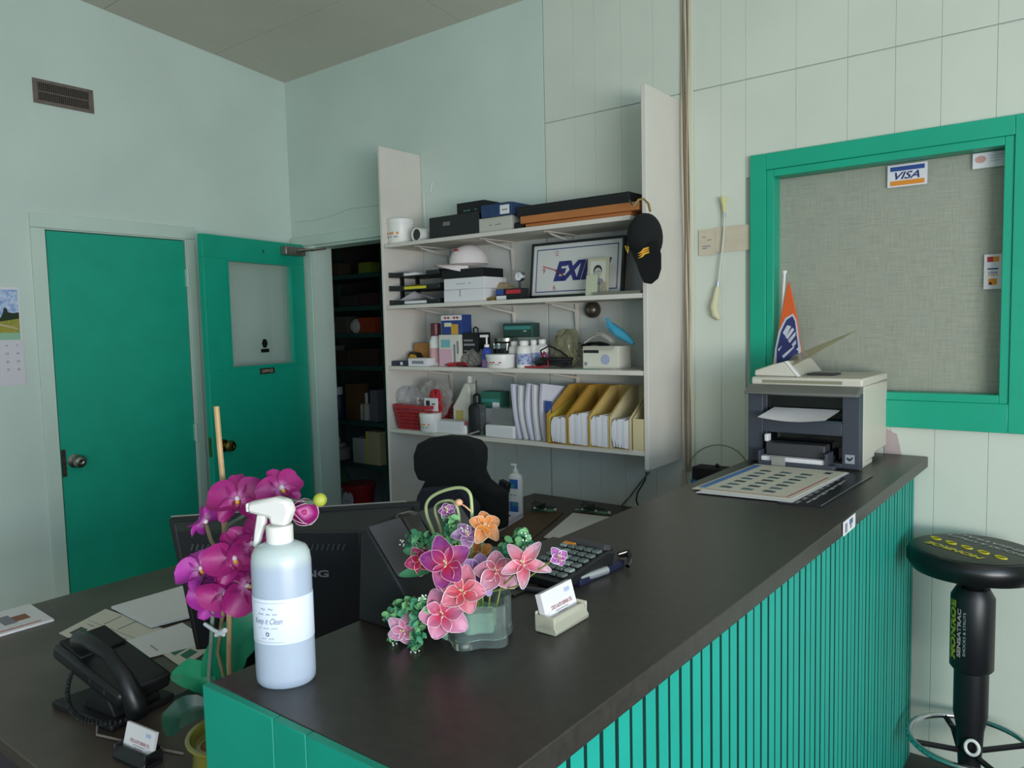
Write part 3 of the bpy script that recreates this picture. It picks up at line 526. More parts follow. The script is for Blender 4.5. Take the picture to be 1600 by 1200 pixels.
def bag(name,x0,x1,yt,Y,z,dep,label,mt,sd,cat='bag'):
    a,b=span(x0,x1,Y,z); H=ztop((x0+x1)/2,yt,Y)-z; rnd=random.Random(sd); ph=[rnd.uniform(0,6) for _ in range(6)]
    def f(u,v):
        A=2*PI*u; r=math.sin(PI*min(.999,max(.001,v)))**.55; k=1+.14*math.sin(3*A+ph[0]+v*5)+.12*math.sin(7*A+ph[1]-v*9)+.07*math.sin(13*A+ph[3]+v*21)+.05*math.sin(22*A-v*33+ph[4])
        return ((b-a)/2*.9*math.cos(A)*r*k,dep/2*math.sin(A)*r*k,max(.0,H*(.5-.5*math.cos(PI*v))*(1+.08*math.sin(5*A+ph[2]))))
    t=thing(name,label,cat,((a+b)/2,Y,z))
    if 'clear' in name:
        for q in range(7):
            uu=rnd.uniform(-.3,.3)*(b-a); vv=rnd.uniform(.08,.62)*H; part('bag_content',MB(Mx.Translation((uu,rnd.uniform(-.2,.2)*dep,vv))@Mx.Rotation(rnd.uniform(0,3),4,'Y')@Mx.Rotation(rnd.uniform(0,3),4,'Z')).box(-.018,.018,-.008,.008,-.004,.01),(ink,redp,wht2,greyink,steel)[q%5],t,.001)
    part('bag_skin',MB().grid(f,48,26),mt,t,smooth=20); return t
bag('grey_plastic_bag',724,762,546,2.70,S3,.09,'crumpled grey plastic bag in front of the black hanging carton',mat('grey_bag','77736f',.35,bump=.6,bscale=40),3)
# pump bottle
a,b_=span(755,768,2.65,S3); H=ztop(761,523,2.65)-S3; t=thing('pump_bottle','small clear pump bottle of blue and pink soap on third shelf','bottle',((a+b_)/2,2.65,S3)); r=(b_-a)/2
part('bottle_body',MB().lathe([(r,0),(r,H*.5),(r*.6,H*.6),(r*.35,H*.62)],16),mat('blue_soap','31459a',.3),t); part('lower_band',MB().lathe([(r*1.03,.003),(r*1.03,H*.25)],16),mat('pink_soap','8a5f98',.3),t)
part('pump',MB().lathe([(r*.5,H*.62),(r*.5,H*.7),(r*.18,H*.71),(r*.18,H*.92)],12).box(-.035,.006,-.006,.006,H*.92,H),wht,t,.001)
# glass jar, tub, bottles
a,b_=span(772,803,2.74,S3); H=ztop(790,527,2.74)-S3; t=thing('glass_jar','lidded glass jar with dark contents behind the white tub','jar',((a+b_)/2,2.76,S3)); r=(b_-a)/2
part('jar_glass',MB().lathe([(r*.95,0),(r,.01),(r,H*.8),(r*.85,H*.86)],24),glass,t); part('contents',MB().lathe([(r*.9,.004),(r*.9,H*.6),(.005,H*.62)],20),mat('dark_jar_contents','1c231f',.7),t); part('jar_lid',MB().lathe([(r*.9,H*.86),(r*.9,H*.97),(.01,H)],24),steel,t)
tub('white_tub',765,803,553,2.66,S3,'wide white tub with red lettering at middle of third shelf',redp,'')
t=carton('clear_parts_box',786,834,527,2.80,S3,.07,mat('hazy_plastic','8d948c',.3),'hazy clear parts box under the green tool case','box')
onbox(t,'green_tool_case',786,832,505,2.80,.06,mat('dark_green_case','28463d',.5),'dark green tool case on the parts box against the wall',cat='case',bevel=.004,prints=pr([tealp,wht2],[(-.45,.05,.45,.3,0),(.2,-.1,.3,-.04,1)]))
for i,(x0,x1,yt,Y) in enumerate(((797,812,533,2.72),(810,829,532,2.67),(828,841,531,2.73),(840,856,530,2.76))):
    bottle('white_bottle',x0,x1,yt,Y,S3,wht,wht,('first','second','third','fourth')[i]+' from the left of four white bottles beside the black cables',capr=.55,caph=.14,group='white bottles on third shelf',band=(.15,.62),bandm=mat('white_blue_label','b9bfd2',.6,h2='5f6fa5',scale=70))
# black cable bundle with red loop + headset
c=px(866,561,Y=2.68)
t=thing('cable_bundle','coiled black cable bundle with red leads in front of white bottles','cable',(c.x,2.69,S3)); rnd=random.Random(5)
pts=[]
for i in range(60):
    A=i*.75; pts.append((.075*math.cos(A)*(1+.1*math.sin(i)),.035*math.sin(A)+.004*math.sin(i*1.7),.012+.028*abs(math.sin(i*.23))))
part('black_cable',MB().tube(pts,.006,6),blk2,t); part('plug',MB().tube([(-.085,-.01,.02),(-.05,-.02,.03),(-.03,-.02,.02)],[.018,.02,.012],10),blk,t)
part('red_lead',MB().tube([(-.13,-.045,.006),(-.06,-.05,.006),(-.01,-.04,.012),(-.02,-.03,.05),(-.045,-.02,.07),(-.055,-.02,.045),(-.04,-.03,.02)],.004,6),red,t); part('black_lead',MB().tube([(-.05,-.02,.04),(-.07,-.01,.075),(-.03,0,.095),(.02,.01,.07),(.06,.0,.05)],.004,6),blk2,t)
bag('yellow_plastic_bag',864,908,518,2.76,S3,.06,'translucent bag with yellow edge standing behind the cables',mat('smoky_bag','938f72',.3,trans=.3,alpha=.85),9)
t=carton('face_mask_box',911,967,541,2.68,S3,.1,mat('mask_box_card','d4d2c2',.7),'white face mask box with lilac disc and black lettering, third shelf',prints=pr([ink,mat('lilac_disc','a3a8c4',.7),greyink],[(-.48,.2,-.05,.38,0),(-.46,-.35,-.38,-.2,2)]))
part('disc_print',MB(wmat(t)@frame((.022,-.05,t['h']*.42),(1,0,0),(0,0,1))).lathe([(.021,0),(.021,.0008)],24),MATS['lilac_disc'],t,world=True)
part('open_flap',MB(Mx.Translation((0,-.05,t['h']))@Mx.Rotation(.5,4,'X')).box(-.07,.07,-.03,0,0,.001),MATS['mask_box_card'],t); zt=S3+t['h']
for i,(x,y,mt,lb,rz) in enumerate(((936,526,mat('white_mask','d8d6ce',.9),'white folded face mask on top of the mask box',.3),(930,533,blk2,'black folded face mask under the white mask',-.1))):
    c=px(x,y,Y=2.72); zz=zt+.002+(.016 if i==0 else .0)
    mb=MB(); mb.grid(lambda u,v:((u-.5)*.12,(v-.5)*.06,(.012+.02*(i==0))*math.cos((u-.5)*PI)+.004*math.sin(v*9)),12,6); mb.grid(lambda u,v:((u-.5)*.12,(v-.5)*.06,(.012+.02*(i==0))*math.cos((u-.5)*PI)+.004*math.sin(v*9)-.006),12,6)
    o=thing('face_mask',lb,'mask',(c.x,2.72,zz),rz); part('mask_fabric',mb,mt,o)
c=px(968,520,Y=2.72); mb=MB(); bl=mat('blue_glove','3f9dbb',.5,bump=.4,bscale=60)
A_=px(950,503,Y=2.72)-V((0,2.72,0)); 
pp=[px(x,y,Y=2.72) for x,y in((952,504),(957,512),(968,521),(980,529),(990,537))]
mb.tube([V((p_.x,2.72,p_.z)) for p_ in pp],[.006,.019,.022,.016,.008],10)
for dz in (-.012,.006,.02): mb.tube([V((pp[2].x,2.715,pp[2].z)),V((pp[1].x-.005,2.712,pp[1].z+dz*.5+.004)),V((pp[0].x-.006,2.71,pp[0].z+dz))],[.012,.008,.005],8)
solo('blue_glove',mb,bl,'bright blue nitrile glove lying over the face mask box','glove')
a,b_=span(930,1001,2.63,S3); mb=MB().box(a,b_,2.63,2.8,S3,S3+.003); solo('magazine',mb,mat('magazine_cover','8a7f78',.5,h2='c8c4bc',scale=30),'thin magazine lying flat at the right end of third shelf','magazine')
a,b_=span(897,955,2.63,S3); solo('green_paper',MB().box(a,b_-.035,2.628,2.67,S3,S3+.001),mat('mint_sheet','7fb59a',.8),'mint green sheet under the face mask box','paper')
# ---- fourth shelf
a,b_=span(609,683,2.68,S4); a=-2.778; W=b_-a; H=ztop(645,638,2.64)-S4; t=thing('red_basket','red plastic basket of bags at left end of bottom shelf','basket',((a+b_)/2,2.715,S4))
mb=MB(); w0,w1=W*.42,W*.5
def bw(z): return w0+(w1-w0)*z/H
for z in [H*k/6 for k in range(7)]:
    w_=bw(z); d_=.07+.015*z/H; mb.box(-w_,w_,-d_-.0015,-d_+.0015,z,z+H*(.05 if z<H*.9 else .16)).box(-w_,w_,d_-.0015,d_+.0015,z,z+.006).box(-w_-.0015,-w_+.0015,-d_,d_,z,z+H*(.05 if z<H*.9 else .16)).box(w_-.0015,w_+.0015,-d_,d_,z,z+H*(.05 if z<H*.9 else .16))
part('basket_rim',mb,red,t,kind='stuff'); mb=MB()
for i in range(22):
    u=-1+2*i/21; mb.tube([(u*w0,-.07,0),(u*w1,-.085,H)],.0022,4); mb.tube([(u*w0,.07,0),(u*w1,.085,H)],.0022,4)
for i in range(10):
    u=-1+2*i/9
    for s in(-1,1): mb.tube([(s*w0,u*.07,0),(s*w1,u*.085,H)],.0022,4)
mb.box(-w0,w0,-.07,.07,0,.003); mb.box(-w0*.9,w0*.9,-.066,-.06,0,H*.8); part('basket_lattice',mb,red,t,kind='stuff')
zb=S4+H*.45
bag('clear_plastic_bag',620,662,608,2.70,zb,.1,'clear crumpled plastic bag sticking out of the red basket',clear,11)
bag('clear_plastic_bag',655,704,598,2.74,S4+.05,.09,'clear bag with red and black goods behind the basket',mat('smoky_clear','d6cfc8',.15,trans=.5,alpha=.55),12)
bag('red_pouch',672,692,612,2.69,S4+.03,.04,'small red pouch inside the bags behind the basket',red,13,'pouch')
carton('white_tag_card',663,683,622,2.66,S4+H*.9,.01,wht2,'white printed card propped on the basket rim','card',prints=pr([ink],[(-.35,-.1,-.05,.3,0),(.1,.0,.35,.1,0)]))
a=tub('orange_tub',661,686,645,2.645,S4,'small hazy tub with orange label in front of the basket',orangep,'')
carton('white_carton',678,721,658,2.635,S4,.07,wht2,'low white carton right of the orange label tub')
# white trigger-less bottle, black glue bottle
a,b_=span(708,736,2.72,S4); H=ztop(727,588,2.72)-S4; t=thing('white_oil_bottle','tall pale slanted-neck oil bottle at the back of bottom shelf','bottle',((a+b_)/2,2.75,S4)); W=(b_-a)/2
part('bottle_body',MB().prism([(-W,0),(W,0),(W,H*.5),(W*.9,H*.8),(W*.75,H*.88),(W*.35,H*.88),(-W*.3,H*.65),(-W,H*.45)],-.03,.03,'y'),mat('pale_bottle','cdcabd',.4),t,.008); part('cap',MB().lathe([(.014,H*.88),(.014,H)],14,M=Mx.Translation((W*.55,0,0))),mat('pale_bottle','cdcabd'),t)
part('yellow_label',MB().box(-W*.6,W*.2,-.0312,-.0305,H*.2,H*.38),mat('faded_yellow','b8ab5a',.7),t)
bottle('black_nozzle_bottle',736,757,594,2.68,S4,blk2,blk,'black bottle with long nozzle at middle of bottom shelf',capr=.4,caph=.4,nozzle=True)
carton('green_carton',753,783,612,2.72,S4,.07,greenp,'green and white carton behind the small clear box',prints=pr([wht2,tealp],[(-.4,-.3,.1,.1,0),(.1,.1,.45,.3,0),(-.45,.25,.45,.33,1)]))
carton('grey_note_box',745,756,632,2.66,S4,.02,mat('grey_card2','5b5f60',.7,noise=.4,scale=60),'narrow dark grey note box beside the green carton')
bx=carton('white_carton',758,803,665,2.63,S4,.1,wht2,'low white carton under the clear lidded box',bevel=.006)
t=onbox(bx,'clear_box',768,801,638,2.65,.06,mat('clear_box_plastic','a7a9a9',.15,trans=.6,alpha=.7),'small clear plastic box on a low white carton, bottom shelf',cat='box')
c=px(727,656,Y=2.66); solo('glue_tube',MB().lathe([(.012,0),(.012,.03),(.005,.04)],12,1,Mx.Translation((c.x,2.66,S4))).lathe([(.005,.04),(.006,.05),(.002,.062)],10,0,Mx.Translation((c.x,2.66,S4))),[red,wht],'tiny white glue tube with red tip on the bottom shelf','tube')
c=px(738,664,Y=2.635); solo('spring_clip',MB().tube([(c.x-.02,2.64,S4+.004),(c.x+.01,2.63,S4+.012),(c.x+.025,2.65,S4+.02),(c.x+.01,2.66,S4+.012),(c.x-.015,2.655,S4+.004)],.004,6),chrome,'shiny metal spring clip at front of bottom shelf','clip')
# white literature folders
for i,(x0,yt,lean) in enumerate(((798,601,-.12),(806,603,-.10),(814,600,-.05),(820,602,-.05),(830,600,-.03))):
    a=xat(x0+9+i*2,2.63,S4); H=ztop(x0,yt,2.63)-S4; t=thing('white_folder',('leftmost','second from left','middle','fourth from left','rightmost')[i]+' of the white paper folders leaning left on the bottom shelf','folder',(a,2.74,S4+.002),0,'white paper folders on bottom shelf')
    def f(u,v,b=0,H=H,l=lean): return (l*1.1*v*H-.024*(1-u)**2*math.sin(PI*v)*(.3+.25*(i%3))+b+.012*u,(u-.5)*.2,v*H*(1-.12*u))
    mb=MB()
    for b in (0,.004,.009): mb.grid(lambda u,v,b=b:f(u,v,b),8,8)
    part('folder_sheets',mb,wht2 if i%2 else mat('bluish_white_paper','d3d4df',.8),t)
    if i==4: part('photo_print',MB(Mx.Translation((.012,-.099,H*.5))).box(0,.035,-.002,0,0,.05),bluep,t)
c0=carton('red_folder',847,854,625,2.70,S4,.15,red,'thin red folder between white folders and yellow files','folder')
# magazine files
def mfile(x0,x1,i,mt,lab,full=True):
    z=S4; Y=2.612; a,b=span(x0,x1,Y,z); W=b-a-.001; D=.24; HF=.125; HB=.235; th=.0025
    t=thing('magazine_file',lab,'magazine file',((a+b)/2,Y+D/2,z),0,'cardboard magazine files on bottom shelf')
    poly=[(-D/2,0),(D/2,0),(D/2,HB),(D/2-.07,HB),(-D/2,HF)]
    part('side_panel',MB().prism(poly,-W/2,-W/2+th,'x'),mt,t); part('side_panel',MB().prism(poly,W/2-th,W/2,'x'),mt,t)
    part('back_panel',MB().box(-W/2+th,W/2-th,D/2-th,D/2,0,HB).box(-W/2+th,W/2-th,-D/2,D/2-th,0,th),mt,t)
    wi=W-2*th; xl=-wi/2+.002+(.012 if i==0 else 0); xr=wi/2-.002; n=6
    for k in range(n):   # stack of sheets bent into the file, one bundle behind the other
        x0=xl+(xr-xl)*k/n; x1=xl+(xr-xl)*(k+1)/n-.0006; r=(.045,.016,.02,.055)[i]*(1-k/n); lift=(.5-.5*math.cos(PI*min(1,k/3)))
        hh=HF*((.86,1.0,.97,.93)[i]+.03*math.sin(k*1.9+i)+(.10 if i in(1,2) else .02)*k/n)
        pts=[(x0,th+r*.8),(x0+r*.12,th+r*.4),(x0+(x1-x0)*.5,th+r*.18+.0005),(x1,th+r*.1+.0004),(x1,hh),(x0+(.004 if k==0 else 0),hh-(.012 if k==0 else 0)),(x0,hh-(.03 if k==0 and i in(0,3) else .016 if k==0 else .001))]
        part('paper_bundle',MB().prism(pts,-D/2+.004+.002*(k%2),D/2-.05,'y'),wht2 if (k+i)%3 else MATS['bluish_white_paper'],t)
    if i==0: part('yellow_folder',MB().prism([(-D/2+.003,.004),(D/2-.03,.004),(D/2-.03,HB*.8),(-D/2+.003,HF*.9)],-W/2+.006,-W/2+.0072,'x'),mat('bright_yellow_card','c7ac3f',.7),t)
    return t
mfile(855,886,0,mat('yellow_manila','b98f38',.75,noise=.08,scale=20),'leftmost yellow cardboard magazine file, holding a yellow folder')
mfile(887,920,1,mat('yellow_manila','b98f38'),'second magazine file from the left, tightly filled with white paper')
mfile(921,952,2,manila,'third magazine file from the left, tan card with white paper')
mfile(953,985,3,manila2,'pale cream magazine file next to the right side board')
t=thing('magazine_file','empty rightmost cream magazine file, partly behind the side board','magazine file',(xat(997,2.612,S4)+.0,2.745,S4),0,'cardboard magazine files on bottom shelf')
part('side_panel',MB().prism([(-.125,0),(.11,0),(.11,.23),(.05,.23),(-.125,.125)],-.026,-.0235,'x').prism([(-.125,0),(.11,0),(.11,.23),(.05,.23),(-.125,.125)],.022,.0245,'x'),manila2,t)
part('front_panel',MB().box(-.0234,.0219,-.125,-.1225,0,.125).box(-.0234,.0219,.107,.11,0,.23).box(-.0234,.0219,-.122,.107,0,.003),manila2,t)
# ------------------------------------------------------------------ things on the back wall
rnd=random.Random(8); 
for i,(dx,mt,r,lb) in enumerate(((-.0,cable,.0045,'leftmost pale beige cable of the bundle running down beside the shelves'),(.010,cabled,.004,'brown cable second from left in the wall bundle'),(.018,cable,.005,'thick beige cable in the middle of the wall bundle'),(.027,mat('tan_cable','a5917a',.6),.004,'tan cable right of the middle of the wall bundle'),(.035,mat('pale_cable','cfc8b2',.6),.005,'rightmost pale cable of the bundle beside the shelves'))):
    pts=[]
    for k in range(26):
        z=3.0-k*.083; pts.append((-1.352+dx+.004*math.sin(k*.5+i*2)-.006*math.exp(-((z-2.0)/.5)**2)*(i-2)*.3,WY-.008-.003*(i%2),z))
    if i==0: pts+=[(-1.36,WY-.008,.93),(-1.37,WY-.008,.7)]
    solo('wall_cable',MB().tube(pts,r,6),mt,lb,'cable')
solo('conduit',MB().box(-1.319,-1.306,WY-.012,WY-.001,.9,3.0),mat('cream_conduit','c9cdb6',.5),'cream cable cover strip right of the cable bundle','cable cover',bevel=.002)
p=[px(x,y,Y=2.86) for x,y in((1010,737),(1008,750),(996,770),(994,782),(1000,796))]; solo('black_cable',MB().tube(p,.0035,6),blk,'thin black cord curling below the right side board','cord')
p=[px(x,y,Y=2.86) for x,y in((1014,738),(1000,755),(985,775),(965,797),(940,815))]; solo('grey_cable',MB().tube(p,.0045,6),mat('grey_cord','6d6862',.6),'grey cord running diagonally down behind the desk below the shelves','cord')
# brush / spatula hanging
c=px(1130,318,Y=2.885); t=thing('hanging_tool','long thin rod with yellow brush head hanging on wall left of the window','tool',(c.x,2.885,1.53))
q=lambda x,y,Y=2.883:px(x,y,Y=Y)
part('top_clip',MB().tube([q(1130,308),q(1131,318),q(1132,334)],[.013,.010,.005],8),mat('pale_yellow_plastic','c9c48c',.5),t,world=True)
part('rod',MB().tube([q(1132,334),q(1131,362),q(1128,395),q(1124,425),q(1122,448)],.0035,6),mat('translucent_rod','c6c9bd',.3),t,world=True)
part('ferrule',MB().tube([q(1132,332),q(1132,340)],.0055,8).tube([q(1122.5,440),q(1122,448)],.0055,8),chrome,t,world=True)
part('brush_head',MB().tube([q(1121,448),q(1118,465),q(1115,480),q(1118,493),q(1124,499)],[.008,.012,.015,.014,.006],10),mat('pale_yellow_bristle','cfcba6',.7),t,world=True)
A=q(1089,357,2.893); t=thing('wall_notice','faded cream card notice taped to the wall behind the hanging tool','notice',(-1.18,2.893,1.79)); B1=q(1170,392,2.893)
z0,z1=1.795,1.895; part('notice_card',MB().box(-1.284,-1.215,2.893,2.8945,z0,z1).box(-1.2145,-1.078,2.893,2.8945,z0+.008,z1+.004),mat('faded_cream_card','c9bfa8',.8,noise=.08,scale=30),t,world=True,kind='stuff')
part('print',rects(MB(frame((-1.25,2.8928,1.84),(1,0,0),(0,0,1))),[(-.02,.025,-.005,.028,0),(0,.012,.02,.015,0),(-.02,-.012,.015,-.008,0),(-.02,-.02,.0,-.016,0)]),greyink,t,world=True,kind='stuff')
# wire loop & black box near wall behind the counter
pts=[px(1122+50*math.cos(a),745-50*math.sin(a),Y=2.87) for a in [PI*k/14 for k in range(-1,16)]]
solo('wire_loop',MB().tube(pts,.0022,5),mat('olive_wire','7c7f60',.5),'thin olive wire loop against the wall above the black box','wire')
t=thing('wall_box','black box with blue side mounted on wall behind the counter','box',(-1.235,2.87,.85)); a=px(1084,728,Y=2.84); b=px(1137,728,Y=2.84)
part('box_body',MB().box(a.x,b.x,2.82,WY-.001,.83,a.z),blk2,t,.004,world=True); part('blue_side',MB().box(a.x-.002,a.x+.022,2.815,2.8195,.83,a.z-.05),mat('bright_blue','2f6fa8',.5),t,world=True); part('top_knob',MB().ball((a.x+.09,2.86,a.z+.006),.009,8),blk,t,world=True)
solo('wall_card',MB().prism([(-.6,1.061),(-.545,1.061),(-.56,1.13),(-.6,1.15)],WY-.003,WY-.001,'y'),mat('pinkish_card','b3a3a0',.8),'pinkish grey card leaning on the wall right of the printer','card')
for i,(x,y) in enumerate(((1008,151),(1086,152),(1174,131))): pass
# cracks: thin wires along the wall
p=[px(x,y,Y=WY-.006) for x,y in((459,347),(490,344),(520,336),(545,326),(592,320))]; solo('painted_wire',MB().tube(p,.0025,5),trimp,'thin painted wire on the wall above the storage doorway','wire')
p=[px(x,y,Y=WY-.008) for x,y in((675,285),(673,300),(662,303),(663,330),(668,372))]; solo('white_wire',MB().tube(p,.003,5),wht,'thin white wire hanging beside the left side board','wire')
# ------------------------------------------------------------------ printer
t=thing('laser_printer','cream and slate office laser printer at far end of counter','printer',(-.77,2.7,CT)); x0,x1=-.945,-.592; yf=2.52
def pb(nm,b,mt,bv=.003,**k): return part(nm,MB().box(*b),mt,t,bv,world=True,**k)
part('body_shell',MB().prism([(2.562,1.075),(2.72,1.075),(2.72,1.088),(2.893,1.088),(2.893,1.318),(2.562,1.318)],x0,x1,'x'),cream,t,.006,world=True)
part('foot_block',MB().prism([(2.545,CT),(2.70,CT),(2.70,1.0745),(2.545,1.0745)],x0+.01,x1-.003,'x'),cream,t,.002,world=True)
zo0,zo1,zl0,zl1=1.205,1.287,1.098,1.165; xo0,xo1=x0+.055,x1-.045
mb=MB(); mb.box(x0,x0+.05,yf,2.5615,CT+.003,1.30).box(x1-.052,x1,yf,2.5615,CT+.003,1.30).box(x0+.05,x1-.052,yf,2.5615,zo1,1.30).box(x0+.05,x1-.052,yf,2.5615,zl1,zo0).box(x0+.05,x1-.052,yf,2.5615,CT+.003,zl0-.02)
part('front_bezel',mb,slate,t,.002,world=True)
pb('output_recess',(x0+.05,x1-.052,2.5618,2.5640,zl0-.02,zo1),blkg,0); 
M=frame((-.77,2.60,1.235),(1,0,0),(0,1,-.12))
part('output_tray',MB().box(x0+.051,x1-.053,yf+.002,2.561,zo0,zo0+.006),mat('tray_dark_teal','33464a',.5),t,world=True)
part('printed_sheet',MB().grid(lambda u,v:(x0+.06+u*.21+v*.02,yf-.075+v*.10,1.222+.022*v-.01*(1-v)*math.cos((u-.5)*3)),8,6).grid(lambda u,v:(x0+.06+u*.21+v*.02,yf-.075+v*.10,1.2235+.022*v-.01*(1-v)*math.cos((u-.5)*3)),8,6),wht2,t,world=True,kind='stuff',label='white printed sheets in the output slot')
part('control_panel',MB().prism([(yf-.03,1.292),(yf-.03,1.30),(yf+.01,1.318),(2.562,1.322),(2.562,1.3005),(yf,1.292)],x0-.004,x1,'x'),gry,t,.003,world=True,label='grey sloping control panel')
pb('lower_tray',(x0+.055,x1-.06,yf-.06,2.5,CT+.004,CT+.018),slate,.002); 
part('tray_side',MB().box(x0+.055,x0+.062,yf-.06,2.53,CT+.018,CT+.05),slate,t,.001,world=True); part('tray_side',MB().box(x1-.088,x1-.08,yf-.06,2.53,CT+.018,CT+.055),slate,t,.001,world=True); 
pb('paper_stack',(x0+.064,x1-.09,yf-.052,2.55,CT+.0185,CT+.032),wht2,0,label='white blank paper in the lower tray')
pb('tray_cover',(x0+.07,x1-.095,yf-.03,2.55,CT+.033,CT+.075),dgry,.004); pb('tray_tab',(-.845,-.80,yf-.064,yf-.0605,CT+.006,CT+.034),mat('clear_grey_tab','93938c',.3),.001); 
pb('white_lever',(x0+.062,x0+.075,yf-.02,yf+.01,CT+.0755,CT+.1),wht2,.003)
tg=frame((x1-.028,yf-.0005,CT+.035),(1,0,0),(0,0,1)); part('badge',MB(tg).box(-.014,.014,-.014,.014,0,.001),mat('badge_grey','9aa0a6',.4),t,world=True)
part('print',MB(tg).prism([(-.009,-.002),(0,-.007),(.009,.002),(.009,.008),(0,.001),(-.009,.006)],.001,.0014),ink,t,world=True)
pb('scanner_lid',(x0,x1,yf+.028,2.893,1.3185,1.345),cream,.006); pb('lid_groove',(x0+.04,x1-.06,yf+.0255,yf+.0275,1.326,1.336),mat('olive_groove','8a8a72',.5),0)
part('document_feeder',MB().prism([(x0,1.3455),(x0+.14,1.3455),(x0+.10,1.395),(x0+.06,1.385),(x0,1.365)],yf+.06,2.88,'y'),cream,t,.004,world=True)
part('feeder_edge',MB().prism([(x0+.102,1.396),(x0+.112,1.398),(x0+.155,1.347),(x0+.143,1.3455)],yf+.058,yf+.066,'y'),wht,t,world=True)
P_=[V((x0+.12,2.62,1.36)),V((x0+.19,2.80,1.375)),px(1340,517,Y=2.80),px(1232,577,Y=2.60)]
P_=[px(1215,584,Y=2.60),px(1240,556,Y=2.78),px(1340,516,Y=2.78),px(1262,560,Y=2.62)]
mb=MB(); mb.add(list(P_)+[p+V((0,0,.002)) for p in P_],[(0,1,2,3),(7,6,5,4),(0,4,5,1),(1,5,6,2),(2,6,7,3),(3,7,4,0)]); part('paper_support',mb,mat('yellowed_clear_plastic','b8ab5c',.2,trans=.5,alpha=.6),t,world=True,label='yellowed translucent paper support')
pb('document_slot',(x0+.15,x0+.24,2.66,2.74,1.3455,1.352),dgry,.001)
# pennant
t=thing('pennant_flag','orange and navy team pennant furled on white stick beside printer','flag',(-.93,2.87,1.35)); YF=2.872
part('stick',MB().tube([px(1226,424,Y=YF),px(1222,500,Y=YF),px(1216,575,Y=YF)],.0045,8).tube([px(1226,423,Y=YF),px(1226,427,Y=YF)],.008,8),wht,t,world=True)
def fl(pts,Y,mt,nm,th=.002,**k):
    P=[px(x,y,Y=Y) for x,y in pts]; part(nm,MB().prism([(p.x,p.z) for p in P],Y,Y+th,'y'),mt,t,world=True,**k)
part('pennant_cloth',MB().prism([((q_:=px(x,y,Y=YF-.012)).x,q_.z) for x,y in((1233,440),(1239,465),(1246,500),(1252,548),(1252,580),(1204,580),(1210,555),(1216,515),(1223,480),(1230,445))],YF-.012,YF-.006,'y'),mat('pennant_orange','d95f26',.8,bump=.2,bscale=30),t,.002,world=True)
fl([(1239,490),(1244,500),(1251,545),(1251,575),(1208,575),(1211,545),(1217,517),(1227,497)],YF-.0145,mat('pennant_white','c4c4d2',.8),'emblem_ring')
fl([(1238,494),(1242,502),(1247,545),(1247,575),(1213,575),(1214,545),(1220,519),(1229,500)],YF-.0165,mat('pennant_navy','2b3568',.8),'emblem_ring')
wl=MATS['pennant_white']
for pts in (((1223,520),(1230,508),(1236,510),(1228,526)),((1227,527),(1238,512),(1241,515),(1231,530)),((1231,532),(1243,518),(1243,524),(1234,536)),((1237,538),(1243,531),(1244,537),(1239,542)),((1215,546),(1222,540),(1217,549)),((1222,556),(1240,541),(1241,543),(1224,560)),((1244,546),(1247,543),(1247,548))): fl(pts,YF-.0175,wl,'emblem_letter')
# ------------------------------------------------------------------ papers on the counter
def sheet_(name,label,P4,z,mt,cat='paper',th=.001,prints=None,pm=None,uw=None):
    # P4: four world corners (x,y) front-left, front-right, back-right, back-left
    cx=sum(p[0] for p in P4)/4; cyy=sum(p[1] for p in P4)/4; t=thing(name,label,cat,(cx,cyy,z))
    part('sheet',MB().prism(P4,z,z+th),mt,t,world=True)
    if prints:
        mb=MB(); a,b,c,d=[V((p[0],p[1],0)) for p in P4]
        def pt(u,v): return a*(1-u)*(1-v)+b*u*(1-v)+c*u*v+d*(1-u)*v
        for u0,v0,u1,v1,mi in prints:
            q=[pt(u0,v0),pt(u1,v0),pt(u1,v1),pt(u0,v1)]; mb.prism([(p.x,p.y) for p in q],z+th,z+th+.0003,mi=mi)
        part('print',mb,pm,t,world=True,kind='stuff')
    return t
sheet_('black_catalogue','black catalogue with grey lettering under white chart on counter',[(-.66,1.965),(-.55,1.985),(-.538,2.45),(-.65,2.45)],CT+.0003,mat('black_glossy_cover','1b1b1d',.3),'catalogue',.003,[(.35,.03+.1*k,.42+.02*(k%2),.09+.1*k,0) for k in range(8)]+[(.55,.06+.08*k,.60+.03*(k%2),.12+.08*k,1) for k in range(9)]+[(.93,.0,.95,1,0)],[greyink,mat('soft_white_ink','9a9a98',.7)])
sheet_('white_sheet','plain white sheet under the coloured parts chart on the counter',[(-.885,1.965),(-.628,1.985),(-.606,2.455),(-.86,2.45)],CT+.0036,wht2,'paper',.001)
pp=[]
pp+=[(.02,.06,.10,.96,0),(.06,.03,.95,.036,1),(.93,.05,.945,.75,1)]
for r in range(3):
    for k in range(7): pp+=[(.2+r*.22,.12+k*.105,.32+r*.22,.165+k*.105,2+(r+k)%2),(.2+r*.22,.17+k*.105,.27+r*.22,.18+k*.105,4)]
pp+=[(.82,.86,.9,.93,4),(.835,.875,.885,.915,5)]
sheet_('parts_chart','colour parts chart with blue band and red border on counter before printer',[(-.912,2.0),(-.64,2.012),(-.612,2.455),(-.895,2.452)],CT+.0048,offw,'chart',.0012,pp,[mat('chart_blue','4a78b4',.6),redp,slate,mat('chart_teal','4f7076',.7),greyink,offw])
solo('desk_blotter',MB().box(-.965,-.81,1.04,1.385,CT+.0003,CT+.004),lam,'thin charcoal blotter board under the calculator on the counter','blotter',bevel=.001)
